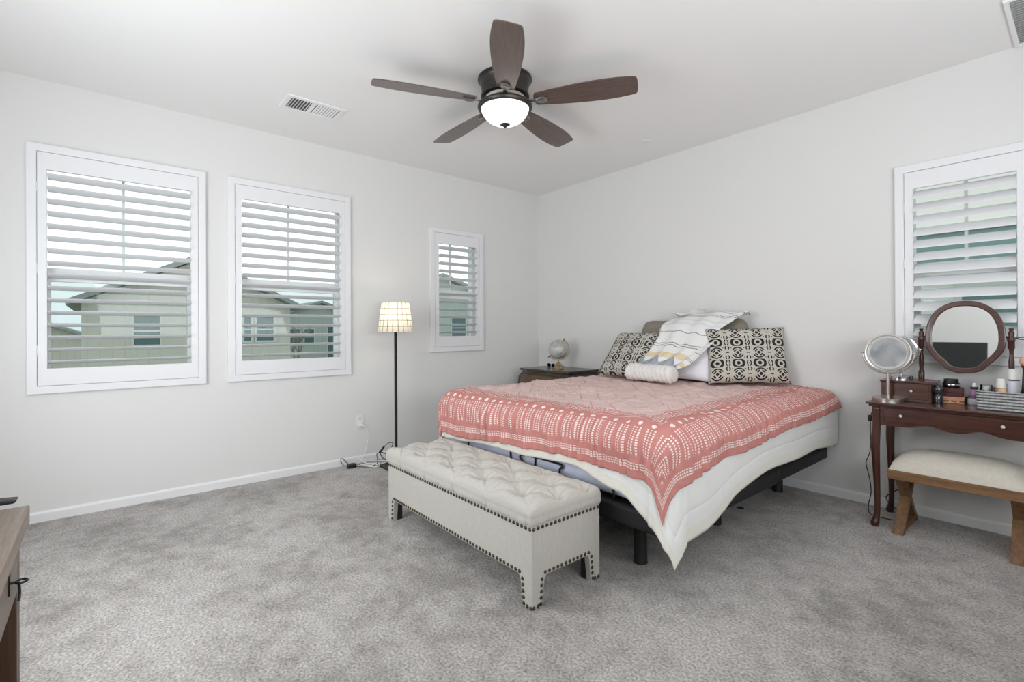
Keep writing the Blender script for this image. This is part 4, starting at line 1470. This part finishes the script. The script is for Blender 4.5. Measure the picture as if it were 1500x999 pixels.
def table_mirror(name, c, zb, R, hc_, yawd, mat, label, br, tilt=0.0):
    t = empty(name, (c[0], c[1], zb), label, 'mirror', 'round tabletop mirrors on the vanity')
    b = MB().lathe([(br, zb + 0.0006), (br, zb + 0.019), (br * 0.95, zb + 0.0225), (br * 0.5, zb + 0.026), (0.012, zb + 0.028), (0.0, zb + 0.028)], (c[0], c[1], 0), 40)
    b.build('base', mat, t, smooth=True, angle=35)
    MB().lathe([(0.0085, zb + 0.027), (0.0085, hc_ - R - 0.012), (0.0, hc_ - R - 0.011)], (c[0], c[1], 0), 16).build('stem', mat, t, smooth=True, angle=40)
    mt = Matrix.Translation((c[0], c[1], hc_)) @ Matrix.Rotation(radians(yawd), 4, 'Z')
    # yoke: half ring under the mirror
    pth = [mt @ Vector(((R + 0.012) * cos(q), 0, (R + 0.012) * sin(q))) for q in [pi + pi * i / 24 for i in range(25)]]
    MB().tube(pth, 0.0048, 8).build('yoke', mat, t, smooth=True)
    for s in (-1, 1):
        MB().tube([mt @ Vector((s * (R - 0.004), 0, 0)), mt @ Vector((s * (R + 0.022), 0, 0))], 0.005, 10).build('pivot', mat, t, smooth=True)
    mr_ = mt @ Matrix.Rotation(radians(tilt), 4, 'X') @ Matrix.Rotation(radians(90), 4, 'X')
    hd = MB().lathe([(R - 0.008, -0.009), (R, -0.008), (R + 0.002, 0.0), (R, 0.008), (R - 0.008, 0.009), (R - 0.010, 0.0062), (R * 0.5, 0.0061)], (0, 0, 0), 56, mr_)
    h = hd.build('mirror_rim', mat, t, smooth=True, angle=35)
    gm = bpy.data.materials.get('table_mirror_glass') or M('table_mirror_glass', (0.90, 0.90, 0.89), 0.18, 0.55).m
    MB().lathe([(R - 0.0105, 0.0068), (0.0, 0.0068)], (0, 0, 0), 56, mr_).build('mirror_glass', gm, h)
    fr_ = bpy.data.materials.get('frosted_ring') or plain('frosted_ring', (0.62, 0.64, 0.65), 0.5)
    MB().lathe([(R * 0.82, 0.0069), (R * 0.82, 0.0074), (R * 0.79, 0.0074), (R * 0.79, 0.0069)], (0, 0, 0), 56, mr_).build('light_ring', fr_, h, smooth=True, angle=35)
    return t


table_mirror('tabletop_mirror', (3.398, -0.315), VZ, 0.112, 1.024, 7, MAT_NICK, 'round brushed nickel tabletop mirror standing at the front left of the vanity', 0.078, -9)
table_mirror('tabletop_mirror', (3.425, -0.150), 0.858, 0.080, 1.042, 12, MAT_CHRM, 'smaller chrome tabletop mirror standing on the vanity drawer box', 0.060, 0)


def bottle(name, c, prof, mat, label, cat, n=24, parts=()):
    o = MB().lathe(prof, (c[0], c[1], c[2]), n).build(name, mat, smooth=True, angle=40)
    tag(o, label, cat)
    for pn, pp, pm in parts:
        MB().lathe(pp, (c[0], c[1], c[2]), n).build(pn, pm, o, smooth=True, angle=40)
    return o


# glass perfume flask
bottle('perfume_flask', (3.605, -0.195, VZ + 0.0005), [(0.022, 0.0), (0.026, 0.004), (0.026, 0.032), (0.022, 0.044), (0.020, 0.050), (0.026, 0.062), (0.029, 0.078), (0.025, 0.094), (0.014, 0.104), (0.0, 0.107)],
       plain('smoky_glass', (0.035, 0.037, 0.045), 0.06, 0.0, spec=1.0), 'dark smoky glass perfume flask beside the vanity drawer box', 'perfume bottle',
       parts=[('collar', [(0.019, 0.046), (0.0235, 0.049), (0.019, 0.052)], MAT_CHRM), ('stopper', [(0.0, 0.1055), (0.006, 0.107), (0.007, 0.113), (0.0, 0.116)], MAT_CHRM)])


def leafbox_mat():
    k = M('peach_leaf_box', (0.72, 0.34, 0.22), 0.55)
    x, y, z = k.coords('Object')
    lf = ((x / 0.034).frac() - 0.5).abs()
    zz = (z - 0.011 - lf * 0.012).abs().lt(0.0042) * lf.lt(0.36)
    k.color(k.mix(zz, (0.74, 0.345, 0.215), (0.10, 0.12, 0.045)))
    return k.m


mx_ = rot('Z', 6, (3.655, -0.13, 0))
ob = empty('peach_box', (3.655, -0.13, VZ), 'peach box with green leaf print, at the bottom of the small stack', 'box')
MB().box(3.592, 3.712, -0.165, -0.085, VZ + 0.0005, VZ + 0.030, mx_).build('box_body', leafbox_mat(), ob, bevel=0.002)
MB().box(3.590, 3.714, -0.167, -0.083, VZ + 0.0302, VZ + 0.037, mx_).build('lid', plain('peach_lid', (0.76, 0.37, 0.24), 0.55), ob, bevel=0.002)
rbx = empty('maroon_box', (3.655, -0.13, VZ + 0.037), 'dark maroon box in the middle of the small stack', 'box')
mx2 = rot('Z', 3, (3.655, -0.13, 0))
MAT_MAR = plain('maroon_card', (0.075, 0.014, 0.016), 0.45)
MB().box(3.604, 3.706, -0.160, -0.092, VZ + 0.0375, VZ + 0.062, mx2).build('box_body', MAT_MAR, rbx, bevel=0.002)
MB().box(3.602, 3.708, -0.162, -0.090, VZ + 0.0622, VZ + 0.088, mx2).build('lid', MAT_MAR, rbx, bevel=0.003)
bottle('black_jar', (3.655, -0.128, VZ + 0.0885), [(0.036, 0.0), (0.038, 0.003), (0.038, 0.028), (0.035, 0.031), (0.0, 0.031)], plain('black_gloss', (0.010, 0.012, 0.012), 0.12),
       'black cream jar on top of the small stack of boxes', 'jar', 32,
       parts=[('lid', [(0.0, 0.0312), (0.033, 0.0315), (0.033, 0.050), (0.031, 0.052), (0.0, 0.052)], plain('black_satin', (0.013, 0.016, 0.015), 0.25)),
              ('silver_band', [(0.0382, 0.012), (0.0386, 0.013), (0.0386, 0.021), (0.0382, 0.022)], MAT_CHRM)])
bottle('white_tub', (3.752, -0.125, VZ + 0.0005), [(0.026, 0.0), (0.028, 0.003), (0.028, 0.030), (0.026, 0.033), (0.0, 0.033)], plain('frosted_white', (0.60, 0.60, 0.61), 0.35),
       'low white tub under the purple serum bottle', 'tub')
bottle('serum_bottle', (3.752, -0.125, VZ + 0.034), [(0.020, 0.0), (0.022, 0.003), (0.022, 0.048), (0.019, 0.052), (0.0, 0.052)], plain('mauve_bottle', (0.40, 0.20, 0.36), 0.3),
       'mauve serum bottle with white pump standing on a white tub', 'bottle',
       parts=[('label_base', [(0.0222, 0.004), (0.0225, 0.006), (0.0225, 0.020), (0.0222, 0.022)], plain('grey_label', (0.16, 0.14, 0.16), 0.4)),
              ('collar', [(0.0, 0.0522), (0.017, 0.0525), (0.017, 0.066), (0.0, 0.068)], plain('dark_collar', (0.05, 0.05, 0.055), 0.3)),
              ('pump', [(0.0, 0.060), (0.0085, 0.067), (0.0085, 0.082), (0.006, 0.088), (0.0, 0.089)], MAT_WHITEP)])


# woven basket
def basket_mat():
    k = M('grey_woven_strip', (0.40, 0.41, 0.41), 0.7)
    x, y, z = k.coords('Object')
    s = x + y
    a = ((z / 0.0155).floor()) * 0.5
    w = ((s / 0.046 + a).frac() * 6.2832).sin()
    v = ((z / 0.0155).frac() * 3.1416).sin()
    h = v * (0.55 + 0.45 * w.abs())
    sh = k.noise(60, 2, k.mapped((1, 1, 10)))
    k.color(k.mix(h * 0.8 + sh * 0.2, (0.16, 0.165, 0.17), (0.60, 0.61, 0.61)))
    k.bump(h, 1.0, 0.008)
    return k.m


bk = empty('woven_basket', (3.925, -0.245, VZ), 'grey woven strip basket holding cosmetics at the right of the vanity', 'basket')
bw = MB()
X0, X1, Y0, Y1, Z0, Z1 = 3.786, 4.06, -0.335, -0.165, VZ + 0.0005, VZ + 0.094


def bring(z, off):
    f = (z - Z0) / (Z1 - Z0)
    e = off + 0.004 * f
    pts = []
    r = 0.02
    for cx, cy, a0 in ((X1 - r, Y1 - r, 0), (X0 + r, Y1 - r, 90), (X0 + r, Y0 + r, 180), (X1 - r, Y0 + r, 270)):
        for i in range(6):
            q = radians(a0 + 90 * i / 5)
            pts.append((cx + (r + e) * cos(q), cy + (r + e) * sin(q), z))
    return pts


rows2 = [bring(Z0 + (Z1 - Z0) * i / 12, 0.0015 * (i % 2)) for i in range(13)] + [bring(Z1 - (Z1 - Z0 - 0.006) * i / 6, -0.007) for i in range(7)]
m_ = len(rows2[0])
for rw in rows2:
    bw.v += rw
for r in range(len(rows2) - 1):
    for i in range(m_):
        j = (i + 1) % m_
        bw.f.append((r * m_ + i, r * m_ + j, (r + 1) * m_ + j, (r + 1) * m_ + i))
bw.f += [tuple(range(m_)), tuple((len(rows2) - 1) * m_ + i for i in range(m_))]
bw.build('basket_body', basket_mat(), bk, smooth=True, angle=60)
rim = [(a, b, Z1 + 0.002) for a, b, c in bring(Z1, -0.002)]
MB().tube(rim, 0.0045, 8, True).build('rim', basket_mat(), bk, smooth=True)
BZ = Z0 + 0.0075
bottle('cream_jar', (3.812, -0.225, BZ), [(0.022, 0.0), (0.0235, 0.002), (0.0235, 0.088), (0.020, 0.090), (0.0, 0.090)], plain('ivory_jar', (0.74, 0.73, 0.70), 0.3), 'ivory jar with clear cap at the left end of the basket', 'jar',
       parts=[('clear_cap', [(0.0242, 0.075), (0.0246, 0.077), (0.0246, 0.116), (0.022, 0.118), (0.0, 0.118)], MAT_CLEAR), ('inner_cap', [(0.0, 0.0905), (0.015, 0.091), (0.014, 0.110), (0.0, 0.112)], MAT_WHITEP)])
bottle('peach_tube', (3.868, -0.205, BZ), [(0.022, 0.0), (0.025, 0.003), (0.025, 0.088), (0.022, 0.100), (0.0, 0.101)], plain('peach_plastic', (0.78, 0.52, 0.34), 0.4), 'peach bottle with tapered white cap standing in the basket', 'bottle',
       parts=[('cap', [(0.0, 0.1012), (0.023, 0.1015), (0.018, 0.150), (0.015, 0.154), (0.0, 0.155)], plain('cream_cap', (0.80, 0.78, 0.72), 0.35))])
bottle('lotion_bottle', (3.916, -0.215, BZ), [(0.022, 0.0), (0.0245, 0.003), (0.0245, 0.140), (0.023, 0.146), (0.0, 0.147)], plain('pale_lilac_bottle', (0.66, 0.67, 0.76), 0.35), 'tall pale lilac lotion bottle with white cap in the basket', 'bottle',
       parts=[('cap', [(0.0, 0.1472), (0.0235, 0.148), (0.0235, 0.205), (0.022, 0.208), (0.0, 0.208)], MAT_WHITEP), ('band', [(0.0237, 0.148), (0.0241, 0.149), (0.0241, 0.153), (0.0237, 0.154)], plain('grey_band', (0.12, 0.12, 0.14), 0.4))])
bottle('mascara_tube', (3.842, -0.250, BZ), [(0.008, 0.0), (0.0085, 0.002), (0.0085, 0.105), (0.0075, 0.108), (0.0, 0.108)], MAT_BLACK, 'black mascara tube between the jar and the peach bottle in the basket', 'mascara', 16)
bottle('foundation_bottle', (3.975, -0.235, BZ), [(0.018, 0.0), (0.020, 0.003), (0.020, 0.150), (0.016, 0.160), (0.0, 0.161)], plain('nude_bottle', (0.70, 0.50, 0.40), 0.3), 'nude foundation bottle at the right edge of the photo in the basket', 'bottle', parts=[('cap', [(0.0, 0.1612), (0.012, 0.162), (0.012, 0.185), (0.0, 0.186)], MAT_WHITEP)])
mkb = empty('makeup_brush', (3.952, -0.27, BZ), 'large makeup brush with peach bristles leaning out of the basket', 'brush')
d0, d1 = Vector((3.946, -0.255, BZ + 0.004)), Vector((3.962, -0.285, VZ + 0.225))
ax = (d1 - d0).normalized()
MB().tube([d0, d0.lerp(d1, 0.5), d1], [0.004, 0.006, 0.008], 12).build('handle', MAT_BLACK, mkb, smooth=True)
MB().tube([d1, d1 + ax * 0.018], [0.010, 0.017], 16).build('ferrule', MAT_MAR, mkb, smooth=True)
MB().tube([d1 + ax * 0.018, d1 + ax * 0.030, d1 + ax * 0.048, d1 + ax * 0.058, d1 + ax * 0.062], [0.017, 0.022, 0.023, 0.014, 0.003], 18).build('bristles', plain('peach_bristle', (0.72, 0.42, 0.30), 0.8, nscale=200), mkb, smooth=True)

# ------------------------------------------------------------------ stool under the vanity
MAT_OAK = wood('worn_oak', (0.130, 0.062, 0.026), (0.300, 0.165, 0.075), 'x', 0.55)
MAT_OAKZ = wood('worn_oak_leg', (0.115, 0.055, 0.024), (0.290, 0.160, 0.075), 'z', 0.55)
st_ = empty('vanity_stool', (3.71, -0.275, 0), 'oak x-leg stool with cream cushion pushed under the vanity', 'stool')
SX0, SX1, SY0, SY1 = 3.424, 3.990, -0.470, -0.085
sf = MB().frame(SX0, SX1, SY0, SY1, 0.045, fnXY, 0.312, 0.362)
sf.build('seat_frame', MAT_OAK, st_, bevel=0.003)
sc_ = MB()


def seatfn(u, v):
    x, y = SX0 + 0.004 + (SX1 - SX0 - 0.008) * u, SY0 + 0.004 + (SY1 - SY0 - 0.008) * v
    a, b = 2 * u - 1, 2 * v - 1
    e = (max(0, 1 - abs(a) ** 3.2) ** 0.42) * (max(0, 1 - abs(b) ** 2.6) ** 0.5)
    return (x, y, 0.3635 + 0.108 * e + 0.002 * fbm(x * 14, y * 14))


sc_.grid(seatfn, 48, 36)
sc_.grid(lambda u, v: (SX0 + 0.004 + (SX1 - SX0 - 0.008) * u, SY0 + 0.004 + (SY1 - SY0 - 0.008) * v, 0.3632), 1, 1)
k = M('cream_boucle', (0.70, 0.66, 0.57), 0.95, spec=0.1)
f = k.noise(90, 3)
k.color(k.mix(f, (0.60, 0.56, 0.48), (0.78, 0.74, 0.66)))
k.bump(f, 0.4, 0.006)
sc_.build('seat_cushion', k.m, st_, smooth=True)


def plank(p, q, w, x0, x1):
    """board in the y-z plane from p to q of width w"""
    p, q = Vector((0, *p)), Vector((0, *q))
    t = (q - p).normalized()
    n = Vector((0, -t.z, t.y)) * w / 2
    m = MB()
    pts = [p + n, q + n, q - n, p - n]
    m.prism([(a.y, max(0.0, min(0.3118, a.z))) for a in pts], lambda a, b, d: (d, a, b), x0, x1)
    return m


for x0 in (3.446, 3.915):
    lg = empty('x_leg', (x0, -0.275, 0))
    lg.parent = st_
    lg.location = Vector((x0, -0.275, 0)) - st_.location
    w = 0.058
    plank((-0.446, -0.02), (-0.150, 0.335), w, x0, x0 + 0.050).build('leg', MAT_OAKZ, lg, bevel=0.002)
    plank((-0.104, -0.02), (-0.400, 0.335), w, x0 + 0.001, x0 + 0.049).build('leg', MAT_OAKZ, lg, bevel=0.002)
    MB().box(x0 + 0.006, x0 + 0.044, -0.41, -0.14, 0.002, 0.036).build('stretcher', MAT_OAKZ, lg, bevel=0.002)

# ------------------------------------------------------------------ dresser and television at the left edge
MAT_GOAK = wood('grey_oak', (0.190, 0.142, 0.108), (0.40, 0.325, 0.265), 'x', 0.45)
MAT_GOAKF = wood('grey_oak_front', (0.150, 0.118, 0.094), (0.29, 0.240, 0.198), 'x', 0.5)
DX0, DX1, DY0, DY1, DZ = 2.715, 4.00, -4.50, -4.036, 0.80
dk = empty('console_cabinet', ((DX0 + DX1) / 2, -4.27, 0), 'grey oak console cabinet with key in its lock at the left edge', 'cabinet')
MB().box(DX0, DX1, DY0, DY1, DZ - 0.038, DZ).build('top', MAT_GOAK, dk, bevel=0.002)
dd = MB().box(DX0 + 0.0505, DX1 - 0.06, DY1 - 0.034, DY1 - 0.014, 0.640, DZ - 0.0385).build('drawer', MAT_GOAKF, dk, bevel=0.002)
bs = MB()
bs.box(DX0 + 0.012, DX0 + 0.024, DY0 + 0.01, DY1 - 0.0145, 0.0, DZ - 0.0385)
bs.box(DX1 - 0.09, DX1 - 0.055, DY0 + 0.01, DY1 - 0.036, 0.0, DZ - 0.0385)
bs.box(DX0 + 0.05, DX1 - 0.09, DY0 + 0.01, DY0 + 0.03, 0.0, DZ - 0.0385)
bs.build('side_panel', MAT_GOAKF, dk, bevel=0.002)
MB().box(DX0 + 0.0245, DX0 + 0.05, DY0 + 0.031, DY1 - 0.0155, 0.0, 0.6395).build('inner_lining', wood('brown_lining', (0.05, 0.026, 0.016), (0.11, 0.06, 0.036), 'z'), dk, bevel=0.002)
MB().box(DX0 + 0.0505, DX1 - 0.0905, DY0 + 0.031, DY1 - 0.05, 0.08, 0.10).build('shelf', wood('brown_shelf', (0.06, 0.03, 0.018), (0.13, 0.07, 0.04), 'x'), dk, bevel=0.002)
KX, KY, KZ = 2.895, DY1 - 0.014, 0.705
es = MB()
es.prism([(KX + 0.008 * cos(2 * pi * i / 20), KZ + 0.024 * sin(2 * pi * i / 20)) for i in range(20)], fnXZ, KY, KY + 0.003)
es.build('lock_plate', plain('iron', (0.05, 0.05, 0.05), 0.35, 0.8), dd)
ky = MB()
ky.tube([(KX, KY + 0.001, KZ), (KX, KY + 0.010, KZ)], 0.0025, 8)
ky.tube([(KX + 0.009 * cos(q), KY + 0.018 + 0.008 * sin(q), KZ + 0.000) for q in [2 * pi * i / 18 for i in range(18)]], 0.0022, 6, True)
ky.tube(spline([(KX, KY + 0.014, KZ - 0.001), (KX - 0.002, KY + 0.015, KZ - 0.02), (KX + 0.001, KY + 0.014, KZ - 0.036)], 5), 0.0022, 6)
ky.build('key', bpy.data.materials['iron'], dd, smooth=True)
tv = empty('television', (2.97, -4.28, DZ), 'black television standing on the grey oak console, seen in the mirror', 'television')
MB().box(2.42, 3.38, -4.315, -4.280, DZ + 0.06, DZ + 0.645).build('housing', MAT_BLACK, tv, bevel=0.004)
kt = M('dark_screen', (0.020, 0.023, 0.024), 0.35)
MB().box(2.428, 3.372, -4.2798, -4.2775, DZ + 0.072, DZ + 0.637).build('screen', kt.m, tv)
for x in (2.655, 3.20):
    ft = MB()
    ft.prism([(-4.45, DZ + 0.0005), (-4.062, DZ + 0.0005), (-4.058, DZ + 0.008), (-4.20, DZ + 0.022), (-4.285, DZ + 0.075), (-4.312, DZ + 0.075), (-4.34, DZ + 0.022), (-4.45, DZ + 0.008)],
             lambda a, b, d: (d, a, b), x, x + 0.032)
    ft.build('stand_foot', MAT_BLACK, tv, bevel=0.003)
tvf = tv

# ------------------------------------------------------------------ outside
MAT_GRASS = plain('pale_ground', (0.34, 0.35, 0.31), 0.95, var=0.2, nscale=0.7)
tag(MB().box(-70, 30, -60, 60, -3.3, -3.2).build('ground', MAT_GRASS), kind='structure')


def stucco(name, c):
    k = M(name, c, 0.95, spec=0.1)
    x, y, z = k.coords('Object')
    bt = (y.cell(0.4)).lt(0.020)
    f = k.noise(1.2, 3)
    a = k.mix(f, tuple(q * 0.94 for q in c), tuple(q * 1.05 for q in c))
    k.color(k.mix(bt * 0.25, a, tuple(q * 0.55 for q in c)))
    return k.m


MAT_ST1 = stucco('beige_siding', (0.66, 0.63, 0.56))
MAT_ST2 = stucco('sage_siding', (0.52, 0.57, 0.53))
MAT_ROOF = plain('grey_shingle', (0.32, 0.34, 0.335), 0.9, var=0.15, nscale=6)
MAT_PANE = plain('dark_pane', (0.10, 0.17, 0.18), 0.15)
MAT_TR2 = plain('exterior_trim', (0.66, 0.67, 0.64), 0.7)


def house(label, xf, y0, y1, ze, zp, depth, wins, mat, ov=0.45, ridge=None):
    """gable-fronted house whose front stands at x=xf, seen from +x"""
    yc = (y0 + y1) / 2 if ridge is None else ridge
    h = empty('house', (xf, yc, -3.2), label, 'house')
    sl0 = (zp - ze) / (yc - y0)
    sl1 = (zp - ze) / (y1 - yc)
    m = MB()
    m.prism([(y0, -3.2), (y1, -3.2), (y1, ze - 0.02), (yc, zp - 0.05), (y0, ze - 0.02)], lambda a, b, d: (d, a, b), xf - depth, xf)
    m.build('wall', mat, h)
    r = MB()
    t = 0.22
    r.prism([(y0 - ov, ze - ov * sl0), (yc, zp), (yc, zp + t), (y0 - ov, ze - ov * sl0 + t)], lambda a, b, d: (d, a, b), xf - depth - 0.3, xf + 0.55)
    r.prism([(y1 + ov, ze - ov * sl1), (yc, zp), (yc, zp + t), (y1 + ov, ze - ov * sl1 + t)], lambda a, b, d: (d, a, b), xf - depth - 0.3, xf + 0.55)
    r.build('roof', MAT_ROOF, h)
    for wy0, wy1, wz0, wz1 in wins:
        w = MB()
        w.frame(wy0 - 0.09, wy1 + 0.09, wz0 - 0.09, wz1 + 0.09, 0.09, fnW, xf, xf + 0.06)
        zc = wz0 + (wz1 - wz0) * 0.48
        w.prism([(wy0, zc - 0.035), (wy1, zc - 0.035), (wy1, zc + 0.035), (wy0, zc + 0.035)], fnW, xf, xf + 0.05)
        ww = w.build('window', MAT_TR2, h)
        g = MB()
        g.prism([(wy0, wz0), (wy1, wz0), (wy1, wz1), (wy0, wz1)], fnW, xf + 0.005, xf + 0.02)
        g.build('pane', MAT_PANE, ww)
    return h


house('beige gabled house seen through the two large windows on the left', -22.0, -4.60, 3.35, 2.45, 4.42, 9.0,
      [(-2.93, -2.03, 0.60, 1.83), (1.25, 1.55, 0.70, 1.83), (1.80, 2.55, 0.70, 1.83)], MAT_ST1)
house('pale distant house behind the left end of the beige gabled house', -44.0, -13.5, -5.2, 0.9, 2.6, 8.0,
      [(-11.5, -10.6, -0.6, 0.5), (-8.0, -7.0, -0.5, 0.6), (-8.0, -7.0, -2.6, -1.4)], MAT_ST1)
house('sage distant house seen past the right corner of the beige house', -40.0, 6.2, 15.5, 2.0, 3.6, 8.0,
      [(7.0, 7.9, 0.0, 1.3), (8.3, 9.1, 0.0, 1.3), (9.5, 10.3, 0.0, 1.3), (11.5, 13.2, -1.6, 1.5)], MAT_ST2)
house('sage house seen through the small window near the corner', -26.0, 10.4, 19.0, 3.6, 5.0, 8.0,
      [(12.0, 14.2, 0.6, 2.1), (15.6, 16.8, 0.6, 2.1)], MAT_ST2, ridge=14.6)


# neighbouring house to the north
nh = empty('house', (4.0, 5.2, -3.2), 'cream house wall with teal windows seen through the shutter behind the vanity', 'house')
MB().box(-3, 9, 5.2, 11, -3.2, 4.4).build('wall', plain('cream_stucco', (0.86, 0.84, 0.79), 0.95, nscale=2), nh)
MB().box(-3.4, 9.4, 4.7, 11.4, 4.4, 4.6).build('roof', MAT_ROOF, nh)
for (wx0, wx1, wz0, wz1) in ((1.9, 4.6, 1.95, 2.50), (3.02, 4.6, 0.55, 1.72)):
    w = MB().frame(wx0 - 0.09, wx1 + 0.09, wz0 - 0.09, wz1 + 0.09, 0.09, fnXZ, 5.14, 5.2)
    ww = w.build('window', MAT_TR2, nh)
    MB().box(wx0, wx1, 5.18, 5.195, wz0, wz1).build('pane', plain('teal_pane', (0.17, 0.27, 0.275), 0.2), ww)

# bare tree between the houses
tr = empty('bare_tree', (-32.0, 6.4, -3.2), 'bare grey tree standing in front of the distant sage house', 'tree')
tm = MB()


def branch(p, d, L, r, depth):
    q = p + d * L
    tm.tube([p, (p + q) / 2 + Vector((random.uniform(-1, 1), random.uniform(-1, 1), 0)) * L * 0.05, q], [r, r * 0.85, r * 0.7], 6)
    if depth == 0:
        return
    for i in range(3):
        a = random.uniform(0, 2 * pi)
        n = (d + Vector((cos(a), sin(a), 0.35)) * random.uniform(0.45, 0.8)).normalized()
        branch(p + d * L * random.uniform(0.75, 1.0), n, L * random.uniform(0.62, 0.8), r * 0.62, depth - 1)


branch(Vector((-32.0, 6.4, -3.2)), Vector((0, 0, 1)), 1.9, 0.11, 4)
tm.build('branches', plain('grey_bark', (0.30, 0.30, 0.28), 0.9), tr)
